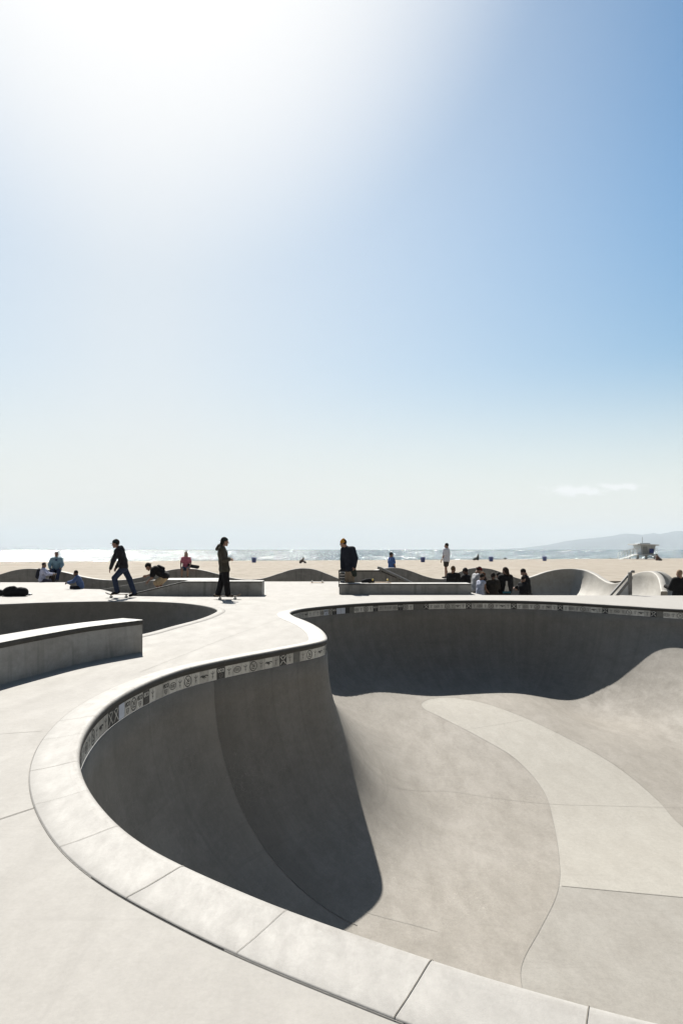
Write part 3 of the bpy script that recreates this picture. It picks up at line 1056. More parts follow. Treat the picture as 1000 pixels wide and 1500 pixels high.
M['sand'] = m
props(bmh.build('beach', [M['sand']]), 'wide dry sand beach between the skate park and the sea', 'beach', None, 'structure')

m, nt, b = nt_new('sea_water')
tcn = nt.nodes.new('ShaderNodeTexCoord').outputs['Object']
b.inputs['Base Color'].default_value = (.028, .062, .066, 1)
b.inputs['Roughness'].default_value = SEA_R
b.inputs['IOR'].default_value = 1.33
def ncol(scale, detail, seed):
    n = nt.nodes.new('ShaderNodeTexNoise'); n.inputs['Scale'].default_value = 1.0; n.inputs['Detail'].default_value = detail; n.inputs['Roughness'].default_value = .6
    mp = nt.nodes.new('ShaderNodeMapping'); mp.inputs['Scale'].default_value = scale; mp.inputs['Location'].default_value = (seed, seed * 2.3, 0)
    nt.links.new(tcn, mp.inputs['Vector']); nt.links.new(mp.outputs[0], n.inputs['Vector'])
    return n.outputs['Color']
def vm(op, a, b_):
    n = nt.nodes.new('ShaderNodeVectorMath'); n.operation = op
    for i_, x in enumerate((a, b_)):
        if isinstance(x, tuple): n.inputs[i_].default_value = x
        else: nt.links.new(x, n.inputs[i_])
    return n.outputs[0]
# wave facets of three sizes, from ripples near the shore to swell groups far out
tot = None
for scl, amp, sd in (((6.0, .34, 1), SEA_A, 3.1), ((2.6, .06, 1), SEA_A * 1.1, 11.7), ((.95, .009, 1), SEA_A, 29.3)):
    v_ = vm('MULTIPLY', vm('SUBTRACT', ncol(scl, 3, sd), (.5, .5, .5)), (amp * SEA_X, amp, 0))
    tot = v_ if tot is None else vm('ADD', tot, v_)
nn = nt.nodes.new('ShaderNodeVectorMath'); nn.operation = 'NORMALIZE'
nt.links.new(vm('ADD', tot, (0, SEA_B, 1.0)), nn.inputs[0])
nt.links.new(nn.outputs[0], b.inputs['Normal'])
M['sea'] = m
sea = MB()
xs = np.array([-34000, -9000, -2500, -700, -150, 0, 150, 700, 2500, 9000, 34000.]); ys = np.array([60, 120, 250, 600, 1500, 4000, 10000, 20000, 34000.])
sv = [(x, y, -1.5) for y in ys for x in xs]
sea.add(sv, [(j * 11 + i, j * 11 + i + 1, (j + 1) * 11 + i + 1, (j + 1) * 11 + i) for j in range(8) for i in range(10)])
props(sea.build('sea', [M['sea']]), 'glittering sea reaching to the horizon', 'sea', None, 'structure')

# far hills
hx = np.array([690, 760, 800, 840, 870, 900, 918, 940, 956, 966, 984, 1000, 1040, 1090, 1140, 1220]); hy = np.array([805.5, 803, 798, 790.5, 787.3, 784, 781, 782.6, 779.6, 781.6, 778.4, 777.6, 775, 776, 772, 774])
HD = 23000
nx_, ny_ = 150, 14
v = []
r1 = np.random.default_rng(5)
ph = r1.uniform(0, 6.28, 30)
for j in range(ny_):
    for i in range(nx_):
        px = 690 + 530 * i / (nx_ - 1)
        top = H - (np.interp(px, hx, hy) - HOR) / F * HD
        t = j / (ny_ - 1)
        prof_ = math.sin(min(t * 1.25, 1.0) * math.pi / 2) if t < .8 else 1 - (t - .8) * 2.5
        rough = sum(math.sin(px * .045 * (k + 1) * 1.7 + ph[k] + t * (3 + k)) / (k + 1) for k in range(9)) * .10
        spur = (1 - abs(t - .8) / .8 if t < .8 else .3)
        z = top * (prof_ + rough * (1 - prof_) * (t > .05) + rough * .18 * prof_)
        D = HD - 3200 + 4800 * t
        v.append(((px - 500) / F * D, D, max(z, -5) if j else -5))
f = [(j * nx_ + i, j * nx_ + i + 1, (j + 1) * nx_ + i + 1, (j + 1) * nx_ + i) for j in range(ny_ - 1) for i in range(nx_ - 1)]
m = cmat('scrub_hills', (.055, .068, .078), .95, .3, .002, 0)
props(link_mesh('hills', v, f, [m], None, None, True), 'far blue hills fading into the haze at the right', 'hills', None, 'structure')

# ------------------------------------------------------------------ haze box
if HAZE:
    mb = MB(); mb.box((-36000, -300, -4.5), (36000, 35000, 900))
    m = bpy.data.materials.new('haze'); m.use_nodes = True; nt = m.node_tree; nt.nodes.clear()
    out = nt.nodes.new('ShaderNodeOutputMaterial'); pv = nt.nodes.new('ShaderNodeVolumePrincipled')
    pv.inputs['Color'].default_value = (.80, .90, .97, 1); pv.inputs['Density'].default_value = HAZE
    pv.inputs['Anisotropy'].default_value = 0.0
    nt.links.new(pv.outputs[0], out.inputs['Volume'])
    props(mb.build('haze', [m]), 'thin pale sea haze', 'haze', None, 'stuff')
# ============================================================ implicit bodies
def surface_net(Fv, org, h):
    s = Fv < 0
    nx, ny, nz = s.shape
    cs = np.zeros((nx - 1, ny - 1, nz - 1), np.int8)
    for a in (0, 1):
        for b in (0, 1):
            for c in (0, 1):
                cs += s[a:nx - 1 + a, b:ny - 1 + b, c:nz - 1 + c]
    act = (cs > 0) & (cs < 8)
    idx = -np.ones(act.shape, np.int64)
    I = np.argwhere(act)
    idx[act] = np.arange(len(I))
    if len(I) == 0: return np.zeros((0, 3)), []
    acc = np.zeros((len(I), 3)); cnt = np.zeros(len(I))
    cor = [(0, 0, 0), (1, 0, 0), (0, 1, 0), (1, 1, 0), (0, 0, 1), (1, 0, 1), (0, 1, 1), (1, 1, 1)]
    val = [Fv[I[:, 0] + c[0], I[:, 1] + c[1], I[:, 2] + c[2]] for c in cor]
    for i in range(8):
        for j in range(i + 1, 8):
            d = np.abs(np.array(cor[i]) - np.array(cor[j]))
            if d.sum() != 1: continue
            va, vb = val[i], val[j]
            m = (va < 0) != (vb < 0)
            t = np.where(m, va / np.where(m, va - vb, 1), 0)
            p = np.array(cor[i])[None] + t[:, None] * (np.array(cor[j]) - np.array(cor[i]))[None]
            acc[m] += p[m]; cnt[m] += 1
    V = (I + acc / cnt[:, None]) * h + org
    Q = []
    for ax in range(3):
        a1, a2 = (ax + 1) % 3, (ax + 2) % 3
        sl0 = [slice(None)] * 3; sl1 = [slice(None)] * 3
        sl0[ax] = slice(0, -1); sl1[ax] = slice(1, None)
        A, B = s[tuple(sl0)], s[tuple(sl1)]
        E = np.argwhere(A != B)
        ok = (E[:, a1] > 0) & (E[:, a2] > 0) & (E[:, a1] < act.shape[a1]) & (E[:, a2] < act.shape[a2])
        E = E[ok]
        if len(E) == 0: continue
        def cell(d1, d2):
            e = E.copy(); e[:, a1] += d1; e[:, a2] += d2
            return idx[e[:, 0], e[:, 1], e[:, 2]]
        q = np.stack([cell(-1, -1), cell(0, -1), cell(0, 0), cell(-1, 0)], 1)
        fl = A[E[:, 0], E[:, 1], E[:, 2]]
        q[~fl] = q[~fl][:, ::-1]
        Q.append(q)
    Q = np.vstack(Q)
    return V, Q[(Q >= 0).all(1)]


class SDF:
    def __init__(self): self.p = []; self.cuts = []; self.subs = []

    def cap(self, a, b, ra, rb=None, k=.03):
        self.p.append(('c', np.array(a, float), np.array(b, float), ra, ra if rb is None else rb, k)); return self

    def ell(self, c, r, Mx=None, k=.02):
        self.p.append(('e', np.array(c, float), np.array(r, float), np.array(Mx if Mx is not None else np.eye(3), float), max(r), k)); return self

    def sub(self, c, r): self.subs.append((np.array(c, float), r)); return self

    def cut(self, p, n): n = np.array(n, float); self.cuts.append((np.array(p, float), n / np.linalg.norm(n))); return self

    def mesh(self, h):
        lo = np.full(3, 1e9); hi = -lo
        for q in self.p:
            if q[0] == 'c':
                for e, r in ((q[1], q[3]), (q[2], q[4])): lo = np.minimum(lo, e - r); hi = np.maximum(hi, e + r)
            else: lo = np.minimum(lo, q[1] - q[4]); hi = np.maximum(hi, q[1] + q[4])
        lo -= 3 * h; hi += 3 * h
        n = np.ceil((hi - lo) / h).astype(int) + 1
        ax = [lo[i] + h * np.arange(n[i]) for i in range(3)]
        Fv = np.full(tuple(n), .5)
        for q in self.p:
            if q[0] == 'c':
                R = max(q[3], q[4]) + q[5] + 2 * h + .02
                l = np.minimum(q[1], q[2]) - R; u = np.maximum(q[1], q[2]) + R
            else:
                R = q[4] + q[5] + 2 * h + .02; l = q[1] - R; u = q[1] + R
            i0 = np.maximum(((l - lo) / h).astype(int), 0); i1 = np.minimum(((u - lo) / h).astype(int) + 2, n)
            X = ax[0][i0[0]:i1[0]][:, None, None]; Y = ax[1][i0[1]:i1[1]][None, :, None]; Z = ax[2][i0[2]:i1[2]][None, None, :]
            if q[0] == 'c':
                a, b = q[1], q[2]; d = b - a; L2 = max(d @ d, 1e-9)
                t = np.clip(((X - a[0]) * d[0] + (Y - a[1]) * d[1] + (Z - a[2]) * d[2]) / L2, 0, 1)
                f = np.sqrt((X - a[0] - t * d[0]) ** 2 + (Y - a[1] - t * d[1]) ** 2 + (Z - a[2] - t * d[2]) ** 2) - (q[3] + (q[4] - q[3]) * t)
            else:
                c, r, Mx = q[1], q[2], q[3]
                dx, dy, dz = X - c[0], Y - c[1], Z - c[2]
                u_ = [(dx * Mx[0, i] + dy * Mx[1, i] + dz * Mx[2, i]) / r[i] for i in range(3)]
                f = (np.sqrt(u_[0] ** 2 + u_[1] ** 2 + u_[2] ** 2) - 1) * min(r)
            g = Fv[i0[0]:i1[0], i0[1]:i1[1], i0[2]:i1[2]]
            k = q[5]
            hh = np.maximum(k - np.abs(g - f), 0) / k
            g[...] = np.minimum(g, f) - hh * hh * k * .25
        X = ax[0][:, None, None]; Y = ax[1][None, :, None]; Z = ax[2][None, None, :]
        for c, r in self.subs:
            Fv = np.maximum(Fv, r - np.sqrt((X - c[0]) ** 2 + (Y - c[1]) ** 2 + (Z - c[2]) ** 2))
        for p, nn in self.cuts:
            Fv = np.maximum(Fv, (X - p[0]) * nn[0] + (Y - p[1]) * nn[1] + (Z - p[2]) * nn[2])
        return surface_net(Fv, lo, h)


def cloth(col, rough=.9):
    return cmat('cloth_%02d_%02d_%02d' % tuple(int(x * 99) for x in col), col, rough, .22, 14, .35, 120, spec=.15)


SKIN = (.27, .16, .115); DSK = (.10, .055, .037); MSK = (.19, .11, .075)
M['eye'] = cmat('eye_dark', (.02, .015, .012), .3, .1)


def frame(f, up=(0, 0, 1)):
    f = np.array(f, float); f /= np.linalg.norm(f)
    up = np.array(up, float)
    r = np.cross(f, up); r /= np.linalg.norm(r)
    u = np.cross(r, f)
    return np.stack([r, f, u], 1)      # columns: right, forward, up


def person(J, label, skin=SKIN, face=(0, 1, 0), s=1.0, top=None, bottom=None, shoes=(.03, .03, .03), hair=None, hat=None, group=None, fine=True,
           hood=None, beard=None, grip=None, waist=None, pack=None, sw=1.0, hand_open=.35, front=None, packs=1.0):
    """J: world joints.  top = (colour, 'long'|'short'|'none', looseness), bottom = (colour, 'long'|'short', looseness)"""
    J = {k: np.array(v, float) for k, v in J.items()}
    org = np.array((J['pelvis'][0], J['pelvis'][1], min(J['anL'][2], J['anR'][2]) - .08 * s))
    root = thing('person', tuple(org), label, 'person', group)
    vox = .014 if fine else .024
    HM = frame(face, J.get('headup', (0, 0, 1)))
    def hp(x, y, z): return J['head'] + HM @ (np.array((x, y, z)) * s)
    # ------------------------------------------------ body
    B = SDF()
    c, b, p = J['chest'], J['belly'], J['pelvis']
    shm = (J['shL'] + J['shR']) / 2
    vL = J['shL'] - shm; vH = (J['hipL'] - J['hipR']) / 2
    def torso(S, o, cutlow=False):
        S.cap(J['shL'] * .92 + shm * .08, J['shR'] * .92 + shm * .08, (.055 + o) * s, k=.05)
        for sg, sh, hp_ in ((1, 'shL', 'hipL'), (-1, 'shR', 'hipR')):
            cc = c + vL * .46 * sg; bb = b + (vL * .33 + vH * .3) * .72 * sg; pp = p + vH * .85 * sg
            S.cap(shm * .45 + J[sh] * .55 - (shm - c) * .15, cc, (.07 + o) * s, (.098 + o) * s, k=.05)
            S.cap(cc, bb, (.098 + o) * s, (.09 + o) * s, k=.05)
            S.cap(bb, pp, (.09 + o) * s, (.102 + o) * s, k=.05)
        S.cap(c, b, (.10 + o) * s, (.098 + o) * s, k=.05); S.cap(b, p, (.098 + o) * s, (.105 + o) * s, k=.05)
    torso(B, 0)
    B.cap(shm, J['head'] + HM @ np.array((0, -.025, -.03)) * s, .06 * s, .052 * s, k=.04)
    for q in 'LR':
        B.cap(J['sh' + q], J['el' + q], .052 * s, .04 * s); B.cap(J['el' + q], J['wr' + q], .041 * s, .028 * s)
        B.cap(J['hip' + q], J['kn' + q], .082 * s, .056 * s); B.cap(J['kn' + q], J['an' + q], .055 * s, .037 * s)
        kn, an = J['kn' + q], J['an' + q]
        tw = J['to' + q] - an; tw[2] = 0; tw = tw / (np.linalg.norm(tw) + 1e-9)
        B.cap(kn * .72 + an * .28 - tw * .02 * s, kn * .45 + an * .55 - tw * .012 * s, .05 * s, .04 * s)
        B.cap(an - (0, 0, .045 * s), J['to' + q] - tw * .03 * s, .035 * s, .028 * s)
    Vb, Qb = B.mesh(vox)
    parts = [(Vb, Qb, 0)]
    # head
    hh = .0062 if fine else .011
    Hd = SDF()
    sc3 = s
    Hd.ell(hp(0, -.012, .028), np.array((.077, .098, .10)) * s, HM, .02)
    Hd.cap(hp(0, .035, -.02), hp(0, .055, -.085), .058 * s, .034 * s, .03)
    Hd.cap(hp(.045, .01, -.055), hp(.012, .06, -.092), .03 * s, .022 * s, .025); Hd.cap(hp(-.045, .01, -.055), hp(-.012, .06, -.092), .03 * s, .022 * s, .025)
    Hd.cap(hp(0, .088, .008), hp(0, .112, -.03), .010 * s, .0155 * s, .012)
    Hd.cap(hp(-.042, .078, .026), hp(.042, .078, .026), .013 * s, k=.015)
    Hd.cap(hp(-.02, .083, -.058), hp(.02, .083, -.058), .0085 * s, k=.008); Hd.cap(hp(-.016, .08, -.07), hp(.016, .08, -.07), .009 * s, k=.006)
    for q in (-1, 1):
        Hd.ell(hp(q * .08, -.012, -.005), np.array((.011, .024, .034)) * s, HM, .008)
        Hd.cap(hp(q * .045, .06, -.025), hp(q * .04, .065, -.02), .024 * s, k=.02)
        Hd.sub(hp(q * .033, .103, .010), .02 * s)
    Hd.cap(hp(0, -.03, -.05), hp(0, -.045, -.11), .055 * s, .055 * s, .03)
    V, Q = Hd.mesh(hh * s); parts.append((V, Q, 0))
    # hands: palm, four unequal fingers, thumb
    for q, sg in (('L', 1), ('R', -1)):
        w = J['wr' + q]
        d = J['ha' + q] - w if 'ha' + q in J else w - J['el' + q]
        d = d / np.linalg.norm(d)
        inn = (p - w) * 1.0; inn = inn - d * (inn @ d)
        if np.linalg.norm(inn) < .02: inn = np.array((.3, -1, 0)) - d * (np.array((.3, -1, 0)) @ d)
        inn /= np.linalg.norm(inn)            # palm looks towards the body
        sd_ = np.cross(d, inn)                # across the palm
        fwd = np.array(face, float)
        if sd_ @ fwd < 0: sd_ = -sd_          # thumb side to the front
        Hn = SDF(); L = .085 * s
        for t in (-.027, -.009, .009, .027):
            Hn.cap(w + sd_ * t * .6 * s, w + d * L + sd_ * t * s, .015 * s, .0125 * s, .012)
        curl = hand_open
        for t, ln in ((.030, .068), (.010, .077), (-.010, .072), (-.029, .056)):
            b0 = w + d * L + sd_ * t * s
            d1_ = d * math.cos(curl) + inn * math.sin(curl); d2_ = d * math.cos(curl * 2.2) + inn * math.sin(curl * 2.2); d3_ = d * math.cos(curl * 3) + inn * math.sin(curl * 3)
            m1 = b0 + d1_ * ln * .45 * s; m2 = m1 + d2_ * ln * .32 * s; m3 = m2 + d3_ * ln * .23 * s
            Hn.cap(b0, m1, .0085 * s, .008 * s, .004); Hn.cap(m1, m2, .008 * s, .0072 * s, .004); Hn.cap(m2, m3, .0072 * s, .006 * s, .004)
        b0 = w + d * .02 * s + sd_ * .026 * s
        m1 = b0 + (d * .7 + sd_ * .55 + inn * .3) * .045 * s; m2 = m1 + (d * .9 + sd_ * .15 + inn * .35) * .035 * s
        Hn.cap(b0, m1, .014 * s, .0105 * s, .006); Hn.cap(m1, m2, .0105 * s, .0085 * s, .004)
        Hn.cap(w - d * .05 * s, w, .028 * s, .022 * s, .01)
        V, Q = Hn.mesh((.0052 if fine else .009) * s); parts.append((V, Q, 0))
    mb = MB()
    for V, Q, mi in parts: mb.add(V, Q, mi)
    for q in (-1, 1): mb.ball(hp(q * .033, .080, .010), .0115 * s, 5, 1)
    mb.build('body', [cmat('skin_%02d' % int(skin[0] * 99), skin, .55, .1, 12, .1, 150), M['eye']], root, org, True)
    def part(S, name, col, h=None, mat=None):
        V, Q = S.mesh(h or (.0125 if fine else .021) * s)
        if len(V): return link_mesh(name, V, Q, mat or cloth(col), root, None, True, org)
    # ------------------------------------------------ clothes
    if bottom:
        col, kind, lo = bottom
        S = SDF()
        for sg in (1, -1): S.cap(b * .35 + p * .65 + vH * .6 * sg, p + vH * .9 * sg, (.10 + lo) * s, (.108 + lo) * s, .05)
        S.cap(p, (J['hipL'] + J['hipR']) / 2, (.105 + lo) * s, (.10 + lo) * s, .04)
        for q in 'LR':
            kn, an = J['kn' + q], J['an' + q]
            S.cap(J['hip' + q], kn if kind == 'long' else J['hip' + q] * (.12 if kind == 'short' else .5) + kn * (.88 if kind == 'short' else .5), (.09 + lo) * s, (.063 + lo * (1.2 if kind == 'long' else 2)) * s, .035)
            if kind == 'long':
                S.cap(kn, an - (kn - an) * .04, (.063 + lo * 1.2) * s, (.05 + lo * 1.5) * s, .03)
        part(S, 'trousers' if kind == 'long' else 'shorts', col)
    if top:
        col, kind, lo = top
        S = SDF(); torso(S, lo + .008)
        low = p + (p - b) * .12
        S.cap(p + vH, p - vH, (.102 + lo) * s, k=.04)
        S.cap(shm, shm * .78 + J['head'] * .22, (.075 + lo) * s, (.062 + lo * .5) * s, .03)
        for q in 'LR':
            el, wr = J['el' + q], J['wr' + q]
            if kind == 'long':
                S.cap(J['sh' + q], el, (.062 + lo) * s, (.052 + lo) * s, .03); S.cap(el, wr, (.052 + lo) * s, (.036 + lo * .8) * s, .03)
            elif kind == 'short':
                S.cap(J['sh' + q], J['sh' + q] * .35 + el * .65, (.06 + lo) * s, (.056 + lo * 1.4) * s, .03)
            else:
                S.cap(J['sh' + q], J['sh' + q] * .95 + el * .05, (.05 + lo) * s, k=.03)
        part(S, {'long': 'jacket', 'short': 'shirt', 'none': 'vest'}[kind], col)
    if front:
        S = SDF(); fv = np.array(face, float) * (1, 1, 0); fv /= np.linalg.norm(fv)
        S.cap(c + fv * .075 * s + (shm - c) * .6, b + fv * .07 * s, .075 * s, .08 * s, .03); S.cap(b + fv * .07 * s, p + fv * .06 * s, .08 * s, .09 * s, .03)
        part(S, 'shirt_front', front)
    if hood:
        S = SDF(); bk = -HM[:, 1]
        n0 = shm * .6 + J['head'] * .4
        S.cap(n0 + bk * .07 * s + HM[:, 0] * .07 * s, n0 + bk * .07 * s - HM[:, 0] * .07 * s, .055 * s, k=.03)
        S.cap(n0 + bk * .11 * s, n0 + bk * .185 * s - np.array((0, 0, .09 * s)), .07 * s, .05 * s, .03)
        part(S, 'hood', hood)
    if waist:
        S = SDF()
        q0 = p * .8 + b * .2
        for sg in (1, -1):
            S.cap(q0 + vH * sg * 1.1, p + vH * sg * 1.5 - np.array((0, 0, .20 * s)) - HM[:, 1] * .05 * s, .12 * s, .10 * s, .05)
        S.cap(q0 - HM[:, 1] * .06 * s, p - HM[:, 1] * .10 * s - np.array((0, 0, .26 * s)), .12 * s, .11 * s, .05)
        S.cut(p - np.array((0, 0, .27 * s)), (0, 0, -1)).cut(q0 + np.array((0, 0, .06)), (0, 0, 1))
        part(S, 'tied_shirt', waist)
    for q in 'LR':
        if shoes is None: break
        an, to = J['an' + q], J['to' + q]
        fw = to - an; fw[2] = 0; fw /= np.linalg.norm(fw) + 1e-9
        dn = np.array((0, 0, -1.0))
        sole = to[2] - .035 * s
        S = SDF()
        S.cap(an - fw * .045 * s + dn * .03 * s, to - fw * .02 * s, .046 * s, .04 * s, .03); S.cap(an, an + dn * .04 * s, .05 * s, .05 * s, .03)
        slope = to - an - np.array((0, 0, 0)); 
        S.cap(an - fw * .05 * s + dn * .055 * s, to + dn * .012 * s, .038 * s, .036 * s, .02)
        part(S, 'shoe', shoes, (.009 if fine else .016) * s)
    if hair:
        col, kind = hair
        S = SDF()
        S.ell(hp(0, -.022, .04), np.array((.088, .105, .108)) * s, HM, .02)
        if kind == 'long':
            S.cap(hp(0, -.07, .0), hp(0, -.085, -.17), .075 * s, .055 * s, .03); S.cap(hp(.06, -.03, -.02), hp(.065, -.04, -.16), .035 * s, k=.03); S.cap(hp(-.06, -.03, -.02), hp(-.065, -.04, -.16), .035 * s, k=.03)
        if kind == 'bun': S.ell(hp(0, -.13, .06), np.array((.045, .045, .045)) * s, HM, .015)
        if kind == 'puff':
            S.cap(hp(0, -.08, -.02), hp(0, -.11, -.07), .055 * s, .04 * s, .02); S.cap(hp(.06, -.06, -.01), hp(.05, -.08, -.06), .04 * s, k=.02); S.cap(hp(-.06, -.06, -.01), hp(-.05, -.08, -.06), .04 * s, k=.02)
        cutp = hp(0, .045, .05); nrm_ = HM @ np.array((0, 1.0, -.55))
        S.cut(cutp, nrm_)
        if kind in ('short', 'bun', 'puff'): S.cut(hp(0, -.05, -.055 if kind != 'puff' else -.12), HM @ np.array((0, .25, -1.0)))
        part(S, 'hair', col, (.0085 if fine else .014) * s)
    if hat:
        kind, col = hat
        S = SDF()
        S.ell(hp(0, -.014, .045), np.array((.092, .11, .098)) * s, HM, .02)
        S.cut(hp(0, 0, .035 if kind != 'beanie' else .02), HM @ np.array((0, .12, -1.0)))
        if kind == 'beanie': S.ell(hp(0, -.03, .13), np.array((.045, .05, .035)) * s, HM, .03)
        ho = part(S, {'cap': 'cap', 'back_cap': 'cap', 'beanie': 'beanie'}[kind], col, (.0085 if fine else .014) * s)
        if kind in ('cap', 'back_cap'):
            sg = 1 if kind == 'cap' else -1
            Bm = MB(); pts = []
            for i in range(13):
                a = math.pi * i / 12
                pts.append((math.cos(a) * .078, sg * (.065 + math.sin(a) * .105)))
            top_ = [hp(x, y, .045 - abs(y) * .12 + .01 - x * x * 1.5) for x, y in pts]; bot_ = [q - HM[:, 2] * .006 * s for q in top_]
            n = len(pts)
            Bm.add(top_ + bot_, [tuple(range(n)), tuple(range(n, 2 * n))[::-1]] + [(i, n + i, n + (i + 1) % n, (i + 1) % n) for i in range(n)])
            br = Bm.build('brim', [cloth(col)], ho, org)
    if beard:
        S = SDF(); S.cap(hp(.035, .05, -.07), hp(-.035, .05, -.07), .032 * s, k=.02); S.cap(hp(0, .06, -.085), hp(0, .065, -.115), .035 * s, .025 * s, .02); S.cut(hp(0, 0, -.052), HM[:, 2])
        part(S, 'beard', beard, (.0085 if fine else .014) * s)
    if pack:
        S = SDF(); bk = -HM[:, 1]
        tv = shm - p; tv /= np.linalg.norm(tv)
        ctr = (c * .6 + b * .4)
        nb_ = np.cross(vL / np.linalg.norm(vL), tv)
        if nb_ @ np.array(face, float) > 0: nb_ = -nb_
        w_ = packs
        a_ = ctr + nb_ * (.11 + .08 * w_) * s - tv * .06 * (1 - w_)
        for sg in (-1, 1): S.cap(a_ + tv * .14 * w_ * s + vL * .4 * sg * w_, a_ - tv * .16 * w_ * s + vL * .42 * sg * w_, .085 * w_ * s, .10 * w_ * s, .05)
        S.cap(a_ + tv * .15 * w_ * s, a_ - tv * .16 * w_ * s, .10 * w_ * s, .11 * w_ * s, .05)
        part(S, 'backpack', pack)
    return root


def skel(pos, h=1.75, ang=0.0, lean=0.0, armL=(8, 12, 8), armR=(8, 12, 8), stride=0.0, kneeb=4, sit=None, nod=0.0, bend=0.0):
    """standing / sitting skeleton.  ang: heading in degrees (0 = away from the camera, 90 = to the right);
    arm: (raise forward, elbow bend, spread) in degrees"""
    s = h / 1.75
    a = math.radians(ang)
    f = np.array((math.sin(a), math.cos(a), 0)); r = np.array((math.cos(a), -math.sin(a), 0)); u = np.array((0, 0, 1.))
    pos = np.array(pos, float)
    J = {}
    ln = math.radians(lean)
    tu = u * math.cos(ln) + f * math.sin(ln)
    if sit is None:
        pel = pos + u * .96 * s - f * .25 * s * math.sin(ln) * .6
    else:
        pel = pos + u * (sit + .10 * s)
    J['pelvis'] = pel
    J['belly'] = pel + (tu * .5 + u * .5) * .15 * s
    J['chest'] = J['belly'] + tu * .22 * s
    sh = J['chest'] + tu * .13 * s
    for q, sg, arm in (('L', -1, armL), ('R', 1, armR)):
        J['sh' + q] = sh + r * sg * .185 * s
        up, el, sp = [math.radians(x) for x in arm]
        d1_ = -u * math.cos(up) * math.cos(sp) + f * math.sin(up) + r * sg * math.sin(sp)
        d1_ /= np.linalg.norm(d1_)
        ax_in = up + el
        d2_ = -u * math.cos(ax_in) + f * math.sin(ax_in) - r * sg * math.sin(sp) * .4 * (1 if el > .6 else -1)
        d2_ /= np.linalg.norm(d2_)
        J['el' + q] = J['sh' + q] + d1_ * .29 * s
        J['wr' + q] = J['el' + q] + d2_ * .255 * s
        J['hip' + q] = pel - u * .06 * s + r * sg * .09 * s
        if sit is None:
            st = math.radians(stride) * sg
            kb = math.radians(kneeb)
            t1 = -u * math.cos(st + kb) + f * math.sin(st + kb); t2 = -u * math.cos(st - kb) + f * math.sin(st - kb)
            J['kn' + q] = J['hip' + q] + t1 * .42 * s
            an = J['kn' + q] + t2 * .41 * s
            an[2] = max(an[2], pos[2] + .08 * s) if abs(stride) > 1 else pos[2] + .08 * s
            J['an' + q] = an + r * sg * .02
            J['to' + q] = J['an' + q] + f * .17 * s - u * .045 * s
        else:
            J['kn' + q] = J['hip' + q] + f * .42 * s + r * sg * .06 * s + u * .02
            J['an' + q] = J['kn' + q] - u * min(.41 * s, max(sit + .02, .12) + .38 * 0 + .41 * s * 0 + (sit if sit > .3 else .3)) + f * .03
            J['to' + q] = J['an' + q] + f * .17 * s - u * .03 * s
    nd = math.radians(nod + lean * .4)
    hd = u * math.cos(nd) + f * math.sin(nd)
    J['head'] = sh + tu * .06 * s + hd * .16 * s
    J['headup'] = hd
    return J, f


def pxj(d, D, **kw):
    """joints written as photo pixels (column, row, depth offset in metres) at distance D"""
    return {k: np.array(AT(v[0], v[1], D)) + np.array((0, v[2] if len(v) > 2 else 0, 0)) for k, v in d.items()}


# =============================================================== skateboards
M['grip'] = cmat('grip_tape', (.025, .025, .026), .95, .3, 60, .4, 400)
M['ply'] = cmat('maple_ply', (.42, .29, .17), .5, .2, 12)
M['ply_black'] = cmat('black_board', (.02, .02, .021), .5, .2, 12)
M['ply_red'] = cmat('red_brown_ply', (.20, .075, .05), .5, .2, 12)
M['wheel_w'] = cmat('white_urethane', (.62, .60, .54), .45, .08, 20)
M['wheel_y'] = cmat('yellow_urethane', (.62, .46, .10), .45, .1, 20)
M['alloy'] = cmat('truck_alloy', (.35, .35, .35), .35, .15, 30, .1, metal=.8)


def make_board(label, wheel='wheel_w', ply='ply', group=None):
    root = thing('skateboard', (0, 0, 0), label, 'skateboard', group)
    L, W = .80, .20
    n = 30
    def zc(x): 
        e = abs(x) - .26
        return .095 + (max(e, 0) ** 1.5) * 1.15
    def half(x):
        e = (abs(x) - (L / 2 - .10)) / .10
        return W / 2 * (1 if e <= 0 else math.sqrt(max(1 - e * e, .02)))
    def slab(t0, t1, k, shrink=0):
        mb = MB(); v = []; f = []
        for i in range(n + 1):
            x = -L / 2 + L * i / n; x *= (1 - shrink)
            w = half(x) * (1 - shrink)
            for yy, tt in ((-w, t0), (w, t0), (w, t1), (-w, t1)):
                v.append((x, yy, zc(x) + tt + .012 * (abs(yy) / (W / 2)) ** 2 * .5))
        for i in range(n):
            for a in range(4): f.append((i * 4 + a, i * 4 + (a + 1) % 4, (i + 1) * 4 + (a + 1) % 4, (i + 1) * 4 + a))
        f += [(0, 3, 2, 1), (n * 4, n * 4 + 1, n * 4 + 2, n * 4 + 3)]
        mb.add(v, f); return mb
    slab(0, .011, 0).build('deck', [M[ply]], root)
    slab(.0112, .0125, 0, .01).build('grip_tape', [M['grip']], root)
    for sx in (-.225, .225):
        mb = MB(); mb.box((sx - .04, -.028, .083), (sx + .04, .028, .095), 0, None, .003)
        mb.prism([(sx - .022, .083), (sx + .022, .083), (sx + .008, .035), (sx - .008, .035)], 1, -.02, .02)
        mb.tube([(sx, -.085, .038), (sx, .085, .038)], .009, 8); mb.tube([(sx, -.055, .043), (sx, .055, .043)], .016, 8, 0)
        tk = mb.build('truck', [M['alloy']], root)
        for sy in (-1, 1):
            wb_ = MB(); R_ = Matrix.Translation((sx, sy * .085, .03)) @ Matrix.Rotation(math.pi / 2, 4, 'X')
            wb_.lathe([(.010, -.019), (.024, -.019), (.0295, -.013), (.0295, .013), (.024, .019), (.010, .019)], n=16, M=R_)
            wb_.build('wheel', [M[wheel]], tk, None, True)
    return root
